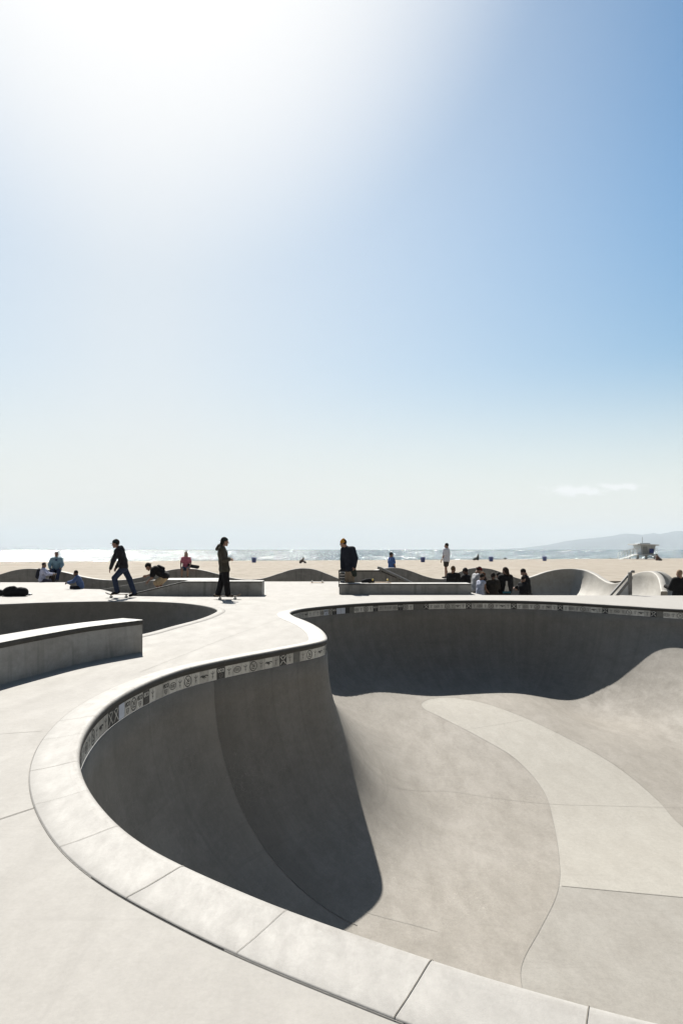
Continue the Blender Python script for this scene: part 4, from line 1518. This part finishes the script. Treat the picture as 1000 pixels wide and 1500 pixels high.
# ================================================================== skaters
bA = make_board('skateboard under the pushing man in the dark cap and jeans', group='skateboards')
DA = 1470 / (875.6 - HOR)
cA = G(174.2, 875.6)
bA.location = (cA.x, cA.y, 0); bA.rotation_euler = (0, 0, math.radians(4))
JA = pxj(dict(head=(169.6, 796.6), neck=(172, 802), chest=(176.4, 811), belly=(180, 821), pelvis=(181, 829.5),
              shL=(174.2, 806.6, .17), shR=(174.6, 807, -.17), elL=(173, 820, .24), wrL=(168, 831, .18), elR=(170, 820.5, -.23), wrR=(165.6, 832.2, -.2), haR=(163.4, 837.5, -.2),
              hipL=(180.4, 832.6, .09), hipR=(182, 832.6, -.09), knR=(169.6, 846.5, -.1), anR=(172.4, 864.8, -.05), toR=(165.4, 869.2, -.05),
              knL=(188.2, 848, .1), anL=(195, 868, .12), toL=(188.5, 872.4, .12)), DA)
JA['headup'] = (-.25, 0, 1)
person(JA, 'man in dark cap, black hooded jacket and blue jeans riding a skateboard', SKIN, (-1, .05, -.12), 1.0, ((.022, .021, .024), 'long', .018), ((.026, .036, .066), 'long', .016),
       (.02, .018, .018), ((.02, .016, .013), 'short'), ('cap', (.018, .03, .032)), hood=(.022, .024, .03))

bC = dup(bA, tuple(G(333.4, 878)), (0, 0, math.radians(-3)), 'skateboard ridden by the man in the olive hooded jacket', 'skateboards')
DC = 1470 / (878 - HOR)
JC = pxj(dict(head=(329.4, 793.8), chest=(326.2, 811), belly=(327.6, 823), pelvis=(328.8, 834),
              shL=(324.6, 804.6, .17), shR=(326, 805, -.17), elL=(327.5, 819, .24), wrL=(335.2, 818.8, .14), haL=(342, 818, .08), elR=(329.8, 819.6, -.22), wrR=(337, 819.2, -.16), haR=(343, 818.4, -.1),
              hipL=(326.8, 837, .07), hipR=(330.8, 837, -.07), knL=(323.4, 854, .05), anL=(319.4, 869.6, 0), toL=(313.6, 872.2, 0),
              knR=(332.6, 854, -.08), anR=(334.2, 869.6, -.05), toR=(341, 872.2, -.05)), DC)
person(JC, 'man in olive hooded jacket and black trousers standing on a skateboard', SKIN, (.92, .3, -.05), 1.0, ((.052, .047, .036), 'long', .026), ((.014, .013, .014), 'long', .022),
       (.06, .058, .055), ((.025, .02, .016), 'puff'), ('back_cap', (.03, .034, .034)), hood=(.05, .046, .036), hand_open=.6)

DBk = 23.4
JB = pxj(dict(head=(217.6, 830.4), chest=(228.6, 835), belly=(236, 839), pelvis=(241.6, 843.4),
              shL=(225.6, 836.4, .17), shR=(226.4, 835.2, -.17), elL=(219, 841.5, .26), wrL=(211.6, 843.6, .3), haL=(206.5, 844.8, .3), elR=(225.6, 845.5, -.22), wrR=(219.8, 850.6, -.2),
              hipL=(241.6, 845.4, .1), hipR=(242, 845.8, -.1), knL=(231.6, 855.0, .14), anL=(239, 864.6, .1), toL=(231.6, 866.4, .1),
              knR=(229.4, 854.4, -.14), anR=(234.8, 864.6, -.08), toR=(227.2, 866.6, -.08)), DBk)
JB['headup'] = (-.75, 0, .65)
person(JB, 'skater crouching low in a black tee shirt and tan shorts behind the sloped ledge', MSK, (-.75, 0, -.6), .98, ((.016, .015, .016), 'short', .03), ((.36, .27, .17), 'short', .022), (.02, .02, .02), ((.02, .016, .014), 'short'), ('back_cap', (.02, .018, .016)), pack=(.014, .014, .015), packs=.55)

DD = 23.2
JD = pxj(dict(head=(502.4, 796), chest=(510, 809.6), belly=(511.6, 821.5), pelvis=(512, 832.5),
              shL=(502.8, 805.4, .06), shR=(516.4, 804.6, -.12), elL=(501.8, 819.5, .06), wrL=(501, 831, 0), haL=(500.4, 838, -.02), elR=(520.4, 818, -.16), wrR=(519, 829.5, -.2), haR=(518, 836, -.2),
              hipL=(510, 836, .05), hipR=(515.4, 836, -.06), knL=(508.6, 849.6, 0), anL=(510, 864.6, .05), toL=(503, 866.9, .02),
              knR=(514.8, 850, -.1), anR=(517.4, 864.6, -.06), toR=(511, 866.9, -.1)), DD)
JD['headup'] = (-.2, 0, 1)
person(JD, 'man in an orange beanie and navy jersey with a dark shirt tied round his waist', SKIN, (-.93, .3, -.15), 1.04, ((.016, .018, .026), 'long', .032), ((.24, .185, .13), 'long', .018), (.03, .03, .03), ((.02, .016, .014), 'short'), ('beanie', (.42, .20, .03)), waist=(.035, .042, .034))
# board with pale stripes carried at his side
hb = make_board('black skateboard with pale stripes held upright at the beanie man\'s side', 'wheel_w', 'ply_black', 'skateboards')
hbp = AT(501.5, 846, DD - .18)
hb.location = hbp; hb.rotation_euler = (0, math.radians(80), math.radians(95)); hb.scale = (.72, .9, .9)

# the small crowd in the sunken run and on the deck -------------------------
RUN = -1.02
def on_run(x, y_head, d, h): return None
crowd = 'people gathered in the sunken run at the right'
def stand_px(xc, ytop, d, h, **kw):
    """somebody of height h whose crown shows at (xc, ytop), at distance d"""
    top = AT(xc, ytop, d)
    return skel((top.x, d, top.z - h), h, **kw)

def P(xc, ytop, d, h, ang, label, top, bottom, hair, skin=SKIN, grp=crowd, hat=None, shoes=(.03, .03, .03), fine=False, extra=None, faceang=None, **kw):
    J, f = stand_px(xc, ytop, d, h, ang=ang, **kw)
    fa = math.radians(ang if faceang is None else faceang)
    face = (math.sin(fa), math.cos(fa), -.12)
    nd = kw.get('nod', 0)
    face = (math.sin(fa), math.cos(fa), -math.tan(math.radians(min(nd + 5, 50))))
    return person(J, label, skin, face, h / 1.75, top, bottom, shoes, hair, hat, grp, fine, **(extra or {}))

BLK = (.014, .014, .015)
P(663.6, 831.6, 24.6, 1.60, 25, 'brown haired person in a black hooded top behind the right end of the long ledge', (BLK, 'long', .03), ((.02, .02, .022), 'long', .01), ((.075, .045, .022), 'short'), MSK, faceang=40)
P(682.2, 834.2, 26.0, 1.68, -50, 'person in black clothes flecked with white left of the red cap', ((.016, .016, .018), 'long', .02), ((.02, .02, .02), 'long', .01), ((.02, .016, .014), 'short'), DSK, hat=('cap', (.03, .03, .03)), armL=(40, 70, 15), armR=(35, 80, 20), nod=15)
P(696.0, 831.6, 25.0, 1.74, 75, 'man in a red cap and pale grey tee shirt at the left of the crowd', ((.30, .30, .31), 'short', .02), ((.03, .03, .034), 'long', .015), ((.03, .02, .016), 'short'), SKIN, hat=('back_cap', (.16, .018, .022)), nod=30, lean=10, armL=(20, 60, 5), armR=(15, 50, 10))
P(703.2, 842.6, 24.4, 1.52, 62, 'person in a white tank top with dark hair at the front of the crowd', ((.36, .38, .46), 'none', .016), ((.02, .02, .024), 'long', .014), ((.02, .018, .016), 'short'), MSK, armL=(25, 70, 8), armR=(10, 40, 10), lean=8, nod=14)
P(714.4, 838.4, 25.4, 1.60, -60, 'light haired person leaning over with bare arms amid the crowd', ((.05, .032, .026), 'short', .015), ((.025, .025, .03), 'long', .012), ((.16, .08, .045), 'short'), SKIN, lean=22, nod=25, armL=(55, 40, 10), armR=(60, 30, 5))
P(721.6, 841.4, 24.4, 1.56, 15, 'short person in a black print top in the middle of the crowd', ((.03, .026, .022), 'long', .022), ((.018, .018, .02), 'long', .014), ((.018, .014, .012), 'short'), DSK, armL=(20, 60, 10), armR=(20, 60, 10), lean=6)
P(730.0, 841.0, 25.8, 1.58, -20, 'dark haired person half hidden beside the long haired man', ((.02, .02, .022), 'long', .015), ((.02, .02, .02), 'long', .01), ((.018, .015, .013), 'short'), MSK, nod=10)
pj = P(739.8, 833.6, 24.6, 1.76, -10, 'long haired man seen from behind, pale picture on his black jacket', ((.013, .013, .014), 'long', .034), ((.018, .018, .02), 'long', .02), ((.035, .024, .017), 'long'), SKIN, faceang=-50, nod=12)
# print on the back of that jacket: plain pale bottle-like shape over a blue-green band
pr = AT(742.8, 850.5, 24.6)
def curved_patch(outline, name, mat, parent, org, yoff):
    mb = MB()
    mb.prism([(q[0], q[1]) for q in outline], 1, yoff, yoff + .012)
    return mb.build(name, [mat], parent, org)
ox = pj.location
ctr = Vector((AT(741.2, 848, 24.6).x, 24.6 - .20, 0))
sh_ = [(-.035, 1.36), (.035, 1.36), (.04, 1.22), (.09, 1.02), (.1, .97), (-.1, .97), (-.09, 1.02), (-.04, 1.22)]
zb = ox.z
mb = MB(); mb.prism([(x * .9, z * 1.0 - .02) for x, z in sh_], 1, -.188, -.172); o = mb.build('back_print', [cloth((.42, .40, .36))], pj)
mb = MB(); mb.prism([(-.15, .97), (.15, .97), (.14, .90), (-.14, .90)], 1, -.19, -.165); mb.build('back_print', [cloth((.03, .10, .13))], pj)
P(765.4, 846.0, 25.0, 1.46, 60, 'short person in dark clothes in front of the man at the right of the crowd', ((.018, .018, .02), 'long', .02), ((.02, .02, .02), 'long', .012), ((.018, .015, .013), 'short'), MSK, nod=10)
P(770.6, 835.0, 25.4, 1.76, -70, 'man in a black jacket and tan trousers looking down at the right of the crowd', ((.013, .013, .014), 'long', .034), ((.26, .21, .15), 'long', .014), ((.018, .015, .012), 'short'), SKIN, nod=28, lean=6, armL=(15, 60, 8), armR=(12, 50, 8))
P(994.0, 837.8, 22.9, 1.72, -15, 'man in a thick black jacket with light brown hair at the right edge', ((.012, .012, .013), 'long', .045), ((.02, .02, .022), 'long', .02), ((.22, .15, .10), 'short'), SKIN, None, armL=(25, 75, 10), armR=(20, 60, 10), fine=True)

# beyond the walls --------------------------------------------------------
P(573.0, 810.8, 36.0, 1.72, 60, 'man in a blue tee shirt walking behind the humped wall', ((.05, .10, .25), 'short', .025), ((.05, .045, .04), 'short', .02), ((.02, .016, .013), 'short'), MSK, None, fine=True, faceang=75, armL=(5, 25, 14))
P(653.4, 797.6, 36.0, 1.78, -55, 'man in a white tee shirt and dark shorts standing on the sand', ((.55, .55, .60), 'short', .035), ((.05, .043, .04), 'brief', .025), ((.016, .014, .012), 'short'), SKIN, None, fine=True, stride=7, faceang=-75, armL=(10, 15, 6), armR=(0, 10, 8))

# left group on and by the wave wall --------------------------------------
dS = 32.8
w0 = AT(84.5, 837.2, dS)
J, f = skel((w0.x, dS - .1, w0.z - .5), 1.74, ang=165, sit=.5, armL=(20, 40, 16), armR=(15, 35, 22), nod=0)
for q, sg in (('L', -1), ('R', 1)):
    k = J['kn' + q]; J['an' + q] = np.array((k[0] + .05 * sg, k[1] - .06, k[2] - .42)); J['to' + q] = J['an' + q] + np.array((.06, -.16, -.04))
person(J, 'man in a blue and pale blue jacket sitting on the wavy wall at the left', MSK, (.25, -.95, -.05), 1.0, ((.17, .27, .33), 'long', .035), ((.028, .038, .075), 'long', .018), (.10, .09, .08), ((.02, .016, .014), 'short'), front=(.03, .045, .10))
w0 = AT(61.5, 853.2, 31.2)
J, f = skel((w0.x, 31.2, -.12), 1.62, ang=80, sit=.12, lean=12, armL=(40, 50, 10), armR=(40, 50, 10))
person(J, 'person in a pale lilac shirt with a dark backpack sitting below the wavy wall', MSK, (.95, -.2, -.2), .93, ((.36, .38, .50), 'long', .025), ((.05, .05, .07), 'long', .015), (.04, .04, .04), ((.02, .016, .014), 'short'), pack=(.02, .022, .03), fine=True)
w0 = G(117.2, 862.6)
J, f = skel((w0.x, w0.y + .1, -.05), 1.30, ang=-115, sit=.06, lean=22, armL=(45, 30, 12), armR=(40, 40, 12), nod=12)
person(J, 'child in a blue shirt sitting on the edge of the deck', DSK, (-.85, -.45, -.2), .76, ((.075, .115, .23), 'long', .03), ((.025, .025, .03), 'long', .02), (.30, .30, .30), ((.015, .012, .011), 'short'))
dG = 32.9
w0 = AT(273.5, 834.2, dG)
J, f = skel((w0.x, dG - .12, w0.z - .48), 1.58, ang=176, sit=.48, armL=(14, 40, 14), armR=(14, 40, 14))
for q, sg in (('L', -1), ('R', 1)):
    k = J['kn' + q]; J['an' + q] = np.array((k[0], k[1] - .02, k[2] - .40)); J['to' + q] = J['an' + q] + np.array((0, -.15, -.05))
person(J, 'girl in a pink top with bare legs sitting on the crest of the wavy wall', SKIN, (.1, -1, .05), .90, ((.34, .10, .14), 'short', .012), ((.09, .12, .17), 'short', .014), (.10, .06, .05), ((.06, .035, .022), 'long'))
for k_ in range(4):
    mb = MB(); mb.box((-.26 + k_ * .13, -.088, .0868), (-.21 + k_ * .13, .088, .0945)); mb.build('stripe', [cmat('stripe_paint', (.45, .44, .42), .6, .1)], hb)
bG = make_board('red brown skateboard lying beside the girl in pink on the wall', 'wheel_w', 'ply_red', 'skateboards')
q0 = AT(283, 830.4, dG - .1)
bG.location = (q0.x, q0.y, q0.z - .02); bG.rotation_euler = (math.radians(62), math.radians(10), math.radians(15)); bG.scale = (.7, .9, .9)

# boards lying about ------------------------------------------------------
bU = dup(bA, (G(464.5, 854).x, G(464.5, 854).y, .125), (math.pi, 0, math.radians(3)), 'skateboard lying upside down on the far deck left of the long ledge', 'skateboards')
bY = make_board('upside down skateboard with yellow wheels resting on the long ledge', 'wheel_y', 'ply', 'skateboards')
bY.location = (AT(556.5, 850, d2_ + .4).x, d2_ + .42, 1.47 - .0497 * d2_ + .135); bY.rotation_euler = (math.pi, 0, math.radians(-4)); bY.scale = (1.1, 1.1, 1.1)
for ob in list(bY.children):
    for g in ob.children: g.scale = (1, 1, 1)

# bags --------------------------------------------------------------------
def lump(name, label, cat, blobs, col, h, loc, handles=(), group=None):
    t = thing(name, tuple(loc), label, cat, group)
    S = SDF()
    for a, b, ra, rb in blobs: S.cap(a, b, ra, rb, .06)
    S.cut((0, 0, .004), (0, 0, -1))
    V, Q = S.mesh(h); link_mesh('bag_body', V, Q, cloth(col), t, None, True)
    for hnd in handles:
        mb = MB(); mb.tube(hnd, .014, 7); mb.build('strap', [cloth(sc_col(col, 1.6))], t, None, True)
    return t
g0 = G(22.5, 873.4)
lump('duffel_bag', 'black lumpy duffel bag lying on the deck at the left edge', 'bag', [((-.26, 0, .13), (.26, .03, .13), .13, .14), ((-.2, 0, .2), (-.05, 0, .23), .1, .1), ((.16, 0, .17), (.28, 0, .14), .11, .1), ((-.1, -.05, .1), (.2, -.06, .1), .1, .1)], BLK, .016, g0,
     [[(-.2, -.08, .24), (-.1, -.14, .31), (.05, -.13, .3), (.12, -.1, .24)], [(-.3, 0, .1), (-.36, -.1, .04), (-.2, -.22, .015), (0, -.2, .012)]])
g0 = G(-4, 873.0)
lump('rucksack', 'flat dark grey bag beside the duffel bag at the left edge', 'bag', [((-.22, 0, .09), (.14, 0, .09), .10, .09), ((-.1, 0, .13), (.1, 0, .12), .09, .08)], (.03, .03, .032), .016, g0, [[(-.1, -.1, .12), (0, -.16, .17), (.1, -.1, .12)]])
t = thing('drink_bottle', tuple(G(42, 872.2)), 'small pale bottle lying on the deck right of the duffel bag', 'bottle')
mb = MB(); Rm = Matrix.Translation((0, 0, .035)) @ Matrix.Rotation(math.radians(82), 4, 'Z') @ Matrix.Rotation(math.pi / 2, 4, 'X')
mb.lathe([(.03, -.11), (.034, -.10), (.034, .05), (.016, .09), (.014, .11)], n=14, M=Rm); mb.build('bottle_body', [cmat('pale_plastic', (.45, .47, .5), .3, .08)], t, None, True)
mb = MB(); mb.lathe([(.017, .108), (.017, .13)], n=12, M=Rm); mb.build('lid', [cmat('lid_plastic', (.1, .1, .12), .4, .08)], t)
g0 = AT(77, 853, 31.4)
lump('dark_bag', 'dark brown upright bag between the two people below the wavy wall', 'bag', [((0, 0, .1), (.02, 0, .42), .13, .10), ((-.04, -.03, .12), (-.02, -.03, .3), .11, .1)], (.035, .026, .022), .018, (g0.x, 31.4, -.12), [[(-.05, -.12, .42), (0, -.16, .5), (.06, -.12, .42)]])
g0 = AT(537.5, 853, d2_ + .35)
lump('shoe_pile', 'black shoes and cloth lying on the long ledge right of the beanie man', 'bundle', [((-.14, 0, .05), (.05, 0, .07), .06, .055), ((.08, .02, .05), (.2, .03, .045), .05, .05), ((-.02, -.03, .1), (.1, 0, .1), .05, .045)], (.02, .02, .022), .011, (g0.x, d2_ + .35, 1.47 - .0497 * d2_), [[(-.2, -.04, .04), (-.1, -.08, .10), (.02, -.07, .12), (.1, -.06, .05)]])

# beach things -----------------------------------------------------------
def bin_(px, py, label):
    p0 = G(px, py, SZ)
    t = thing('rubbish_bin', tuple(p0), label, 'bin', 'blue rubbish bins along the beach')
    mb = MB(); mb.lathe([(.25, 0), (.265, .02), (.31, .56), (.325, .6), (.325, .63), (.30, .635), (.285, .55), (.24, .06)], n=20)
    mb.build('barrel', [cmat('blue_drum', (.055, .075, .22), .5, .15, 6)], t, None, True)
    mb = MB()
    for z in (.2, .42):
        rr = .268 + z * .075
        mb.lathe([(rr, z - .012), (rr + .012, z), (rr, z + .012)], n=20)
    mb.build('hoop', [cmat('blue_drum_hoop', (.045, .06, .18), .5, .15, 6)], t, None, True)
    return t
bins = [(372, 824.0, 'blue rubbish bin on the sand right of the man in the olive jacket'), (619, 823.4, 'blue rubbish bin on the sand left of the man in the white tee shirt'),
        (718.8, 822.4, 'blue rubbish bin on the sand above the crowd'), (797, 821.6, 'blue rubbish bin on the sand between the crowd and the lifeguard tower')]
for b_ in bins: bin_(*b_)
def sitter(px, py, label, top, bot, hair, ang, h=1.7, skin=MSK, lean=0):
    p0 = G(px, py, SZ)
    J, f = skel(tuple(p0), h, ang=ang, sit=.02, lean=lean, armL=(30, 30, 20), armR=(30, 30, 20))
    for q, sg in (('L', -1), ('R', 1)):
        hp_ = J['hip' + q]; J['kn' + q] = hp_ + f * .32 + np.array((0, 0, .28)); J['an' + q] = hp_ + f * .55 + np.array((0, 0, .0)); J['to' + q] = J['an' + q] + f * .16
    return person(J, label, skin, tuple(f), h / 1.75, top, bot, (.05, .05, .05), hair, None, None, False)
sitter(699.6, 820.6, 'dark person sitting on the sand left of the bin above the crowd', ((.03, .035, .035), 'long', .03), ((.02, .02, .02), 'long', .02), ((.02, .016, .013), 'short'), -70)
sitter(961.4, 821.0, 'person in brown sitting on the sand right of the lifeguard tower', ((.12, .075, .06), 'long', .05), ((.10, .07, .06), 'long', .03), ((.03, .02, .015), 'short'), 80, 1.8)
sitter(440.0, 825.0, 'person in dark brown crouching on the sand above the middle wave of the wall', ((.06, .04, .035), 'long', .05), ((.04, .03, .03), 'long', .03), ((.03, .02, .015), 'short'), 95, 1.55, lean=50)
P(893.2, 816.8, 122, 1.5, 60, 'tiny dark figure standing on the sand left of the tower ramp', ((.02, .02, .022), 'long', .03), ((.02, .02, .02), 'long', .02), ((.02, .016, .013), 'short'), MSK, None)
for px, py, lab in ((966.2, 821.3, 'small dark bag on the sand beside the person in brown'), (694.6, 820.4, 'small dark bundle on the sand beside the dark sitting person'), (739.6, 819.4, 'tiny dark bag on the sand right of the bin above the crowd')):
    p0 = G(px, py, SZ)
    lump('beach_bag', lab, 'bag', [((-.16, 0, .1), (.16, 0, .1), .14, .13), ((-.05, 0, .2), (.08, 0, .2), .09, .09)], (.03, .028, .028), .03, p0, [[(-.12, 0, .2), (0, 0, .36), (.12, 0, .2)]])

# lifeguard tower ---------------------------------------------------------
DT = 1630 / (819.0 - HOR)
def T(px, py): q = AT(px, py, DT); return q
o0 = Vector((AT(941, 819, DT).x, DT, SZ))
lt_ = thing('lifeguard_tower', tuple(o0), 'pale lifeguard tower on stilts with a ramp and a blue panel on the beach', 'lifeguard tower')
def X_(px): return (px - 941) / F * DT
def Z_(py): return AT(0, py, DT).z - SZ
white = cmat('weathered_white_board', (.50, .54, .56), .75, .15, 2)
pale = cmat('weathered_timber', (.55, .56, .55), .85, .2, 3)
zf = Z_(811.8); ze = Z_(798.4)
mb = MB(); v = []
bt = [(X_(934.2), -1.3), (X_(951.2), -1.3), (X_(951.2), 1.1), (X_(934.2), 1.1)]; tp = [(X_(931.2), -1.6), (X_(953.6), -1.6), (X_(953.6), 1.3), (X_(931.2), 1.3)]
v = [(x, y, zf) for x, y in bt] + [(x, y, ze) for x, y in tp]
mb.add(v, [(0, 1, 5, 4), (1, 2, 6, 5), (2, 3, 7, 6), (3, 0, 4, 7), (4, 5, 6, 7), (3, 2, 1, 0)])
cab = mb.build('cabin', [white], lt_)
mb = MB()
for k in range(9):
    t = (k + .5) / 9
    x0 = bt[0][0] + (bt[1][0] - bt[0][0]) * t; x1 = tp[0][0] + (tp[1][0] - tp[0][0]) * t
    mb.tube([(x0, -1.31, zf), (x1, -1.61, ze)], .018, 4)
mb.build('batten', [cmat('board_gap', (.2, .21, .21), .9, .1)], cab)
mb = MB(); mb.box((X_(944.6), -1.62, Z_(810.2)), (X_(950.4), -1.44, Z_(803.8)), 0, None, .01); mb.build('blue_panel', [cmat('blue_panel', (.035, .06, .21), .6, .15, 2)], cab)
mb = MB(); mb.box((X_(934.8), -1.60, Z_(809.5)), (X_(941), -1.46, Z_(801)), 0, None, .01); mb.build('shutter', [cmat('grey_shutter', (.25, .27, .27), .7, .12, 2)], cab)
mb = MB(); mb.prism([(X_(925.2), ze + .05), (X_(956), ze - .12), (X_(956), ze + .06), (X_(925.2), ze + .22)], 1, -2.2, 1.8)
rf = mb.build('roof', [pale], lt_)
mb = MB(); mb.box((X_(932), -1.2, ze + .14), (X_(947), .8, ze + .36), 0, None, .03); mb.build('roof_box', [white], rf)
mb = MB(); mb.tube([(X_(940), 0, ze + .3), (X_(940), 0, Z_(786.4))], .05, 8, 0, .03); mb.build('flagpole', [M['galv']], rf)
mb = MB(); mb.box((X_(925), -2.0, zf - .2), (X_(953.5), 1.5, zf - .01)); mb.build('platform', [pale], lt_)
for px in (926, 938.4, 951):
    for y in (-1.7, 1.2):
        mb = MB(); mb.box((X_(px) - .09, y - .09, -.15), (X_(px) + .09, y + .09, zf - .2)); mb.build('leg', [pale], lt_)
for a, b in (((938.4, 813.5), (926, 816.5)), ((938.4, 818.2), (951, 813.2)), ((938.4, 813.2), (951, 818.0))):
    mb = MB(); mb.tube([(X_(a[0]), -1.72, Z_(a[1])), (X_(b[0]), -1.72, Z_(b[1]))], .055, 6); mb.build('brace', [pale], lt_)
mb = MB(); mb.prism([(X_(903), 0), (X_(926), zf - .05), (X_(926), zf - .22), (X_(905.5), 0), ], 1, -1.6, -.3)
rp = mb.build('ramp', [pale], lt_)
for y in (-1.62, -.28):
    mb = MB()
    a, b = (X_(904), .15), (X_(926), zf)
    for hgt in (1.0, .55): mb.tube([(a[0], y, a[1] + hgt), (b[0], y, b[1] + hgt)], .04, 6)
    for k in range(6):
        t = k / 5; x = a[0] + (b[0] - a[0]) * t; z = a[1] + (b[1] - a[1]) * t
        mb.tube([(x, y, z - .05), (x, y, z + 1.0)], .04, 6)
    mb.build('handrail', [pale], rp)
mb = MB()
for x0, x1 in ((X_(926), X_(932.5)), (X_(951.2), X_(954))):
    for hgt in (1.0, .5): mb.tube([(x0, -1.95, zf + hgt), (x1, -1.95, zf + hgt)], .035, 6)
    for x in (x0, x1): mb.tube([(x, -1.95, zf - .02), (x, -1.95, zf + 1.0)], .035, 6)
mb.build('railing', [pale], lt_)
# ----------------------------------------------------------- light and camera
SUN = Vector((-.295, 1.0, SUN_T)).normalized()
elev = math.asin(SUN.z); azi = math.atan2(SUN.x, SUN.y)
sd = bpy.data.lights.new('sun', 'SUN'); sd.energy = SUN_E; sd.angle = math.radians(.53); sd.color = (1.0, .962, .895)
so = bpy.data.objects.new('sun', sd); C.objects.link(so)
so.rotation_euler = SUN.to_track_quat('Z', 'Y').to_euler(); so.location = (-20, 60, 70)

w = bpy.data.worlds.new('World'); bpy.context.scene.world = w; w.use_nodes = True
nt = w.node_tree; nt.nodes.clear()
out = nt.nodes.new('ShaderNodeOutputWorld'); bg = nt.nodes.new('ShaderNodeBackground')
sky = nt.nodes.new('ShaderNodeTexSky'); sky.sky_type = 'NISHITA'; sky.sun_disc = False
sky.sun_elevation = elev; sky.sun_rotation = azi
sky.altitude = 5; sky.air_density = 1.0; sky.dust_density = DUST; sky.ozone_density = 1.0
bg.inputs['Strength'].default_value = SKY_S
hs = nt.nodes.new('ShaderNodeHueSaturation'); hs.inputs['Saturation'].default_value = SAT; nt.links.new(sky.outputs[0], hs.inputs['Color']); col = mixc(nt, 1.0, hs.outputs[0], TINT, 'MULTIPLY')
tc = nt.nodes.new('ShaderNodeTexCoord').outputs['Generated']
# haze of a dusty sky: paler round the sun, on the sun's side and towards the horizon
sep = nt.nodes.new('ShaderNodeSeparateXYZ'); nt.links.new(tc, sep.inputs[0])
dt = nt.nodes.new('ShaderNodeVectorMath'); dt.operation = 'DOT_PRODUCT'; nt.links.new(tc, dt.inputs[0]); dt.inputs[1].default_value = SUN
hz = nt.nodes.new('ShaderNodeVectorMath'); hz.operation = 'MULTIPLY'; nt.links.new(tc, hz.inputs[0]); hz.inputs[1].default_value = (1, 1, 0)
hn = nt.nodes.new('ShaderNodeVectorMath'); hn.operation = 'NORMALIZE'; nt.links.new(hz.outputs[0], hn.inputs[0])
hd_ = nt.nodes.new('ShaderNodeVectorMath'); hd_.operation = 'DOT_PRODUCT'; nt.links.new(hn.outputs[0], hd_.inputs[0]); hd_.inputs[1].default_value = Vector((SUN.x, SUN.y, 0)).normalized()
def ss(v, a, b_, c_, d_):
    n = nt.nodes.new('ShaderNodeMapRange'); n.interpolation_type = 'SMOOTHSTEP'; nt.links.new(v, n.inputs[0])
    for i, x in enumerate((a, b_, c_, d_)): n.inputs[i + 1].default_value = x
    return n.outputs[0]
th = mth(nt, 'ARCCOSINE', hd_.outputs['Value'])
g_az = mth(nt, 'MULTIPLY', rmap(nt, th, math.radians(2), math.radians(43), SIDE, 0), ss(sep.outputs['Z'], .97, .78, 0, 1))
dk = ss(sep.outputs['Z'], .14, .46, 0, 1)
col = mixc(nt, dk, mixc(nt, 1.0, col, LOWSKY, 'MULTIPLY'), col)
col = mixc(nt, ss(th, math.radians(60), math.radians(115), 0, .75), col, BACK_DIM)  # unseen sky behind the camera, greyed and dimmed to deepen the bowl's shaded walls
col = mixc(nt, g_az, col, PALE)
col = mixc(nt, mth(nt, 'POWER', rmap(nt, dt.outputs['Value'], .900, .984, 0, 1), 1.6), col, WHITE)
col = mixc(nt, ss(sep.outputs['Z'], .27, .0, 0, .93), col, HORIZ)
if CLOUD:
    # one small torn cloud low over the hills
    ax = mth(nt, 'DIVIDE', sep.outputs['X'], sep.outputs['Y']); ez = mth(nt, 'DIVIDE', sep.outputs['Z'], sep.outputs['Y'])
    cmb = nt.nodes.new('ShaderNodeCombineXYZ'); nt.links.new(ax, cmb.inputs[0]); nt.links.new(ez, cmb.inputs[1])
    nz = noise(nt, mapping(nt, cmb.outputs[0], (38, 90, 1)), 1.0, 6, .62, .6)
    def puff(cx, cz, rx, rz):
        a = mth(nt, 'POWER', mth(nt, 'DIVIDE', mth(nt, 'SUBTRACT', ax, cx), rx), 2); b_ = mth(nt, 'POWER', mth(nt, 'DIVIDE', mth(nt, 'SUBTRACT', ez, cz), rz), 2)
        return mth(nt, 'SUBTRACT', 1.0, mth(nt, 'SQRT', mth(nt, 'ADD', a, b_)))
    mk = mth(nt, 'MAXIMUM', puff(.340, .0868, .068, .0115), puff(.408, .0922, .046, .0080))
    mk = mth(nt, 'MULTIPLY', mk, mth(nt, 'GREATER_THAN', sep.outputs['Y'], 0.0))
    dens = rmap(nt, mth(nt, 'ADD', mth(nt, 'MULTIPLY', mk, .75), mth(nt, 'MULTIPLY', mth(nt, 'SUBTRACT', nz, .5), 1.7)), .16, .5, 0, .95)
    dens = mth(nt, 'MULTIPLY', dens, rmap(nt, mk, 0, .12, 0, 1))
    col = mixc(nt, dens, col, CLOUD_C)
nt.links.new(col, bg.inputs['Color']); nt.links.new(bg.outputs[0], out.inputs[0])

cd = bpy.data.cameras.new('camera'); cam = bpy.data.objects.new('camera', cd); C.objects.link(cam)
cam.location = (0, 0, H); cam.rotation_euler = (math.pi / 2, 0, 0)
cd.sensor_fit = 'VERTICAL'; cd.sensor_height = 36; cd.lens = 36 * F / 1500
cd.shift_y = 55 / 1500; cd.clip_start = .05; cd.clip_end = 90000
sc = bpy.context.scene
sc.camera = cam
vs_ = sc.view_settings
sc.display_settings.display_device = 'sRGB'
vs_.view_transform = 'Standard'; vs_.look = 'None'; vs_.exposure = EXPO; vs_.gamma = 1.0; vs_.use_curve_mapping = False
sc.cycles.max_bounces = 8; sc.cycles.diffuse_bounces = 1; sc.cycles.glossy_bounces = 3; sc.cycles.volume_bounces = 0
sc.cycles.use_denoising = True
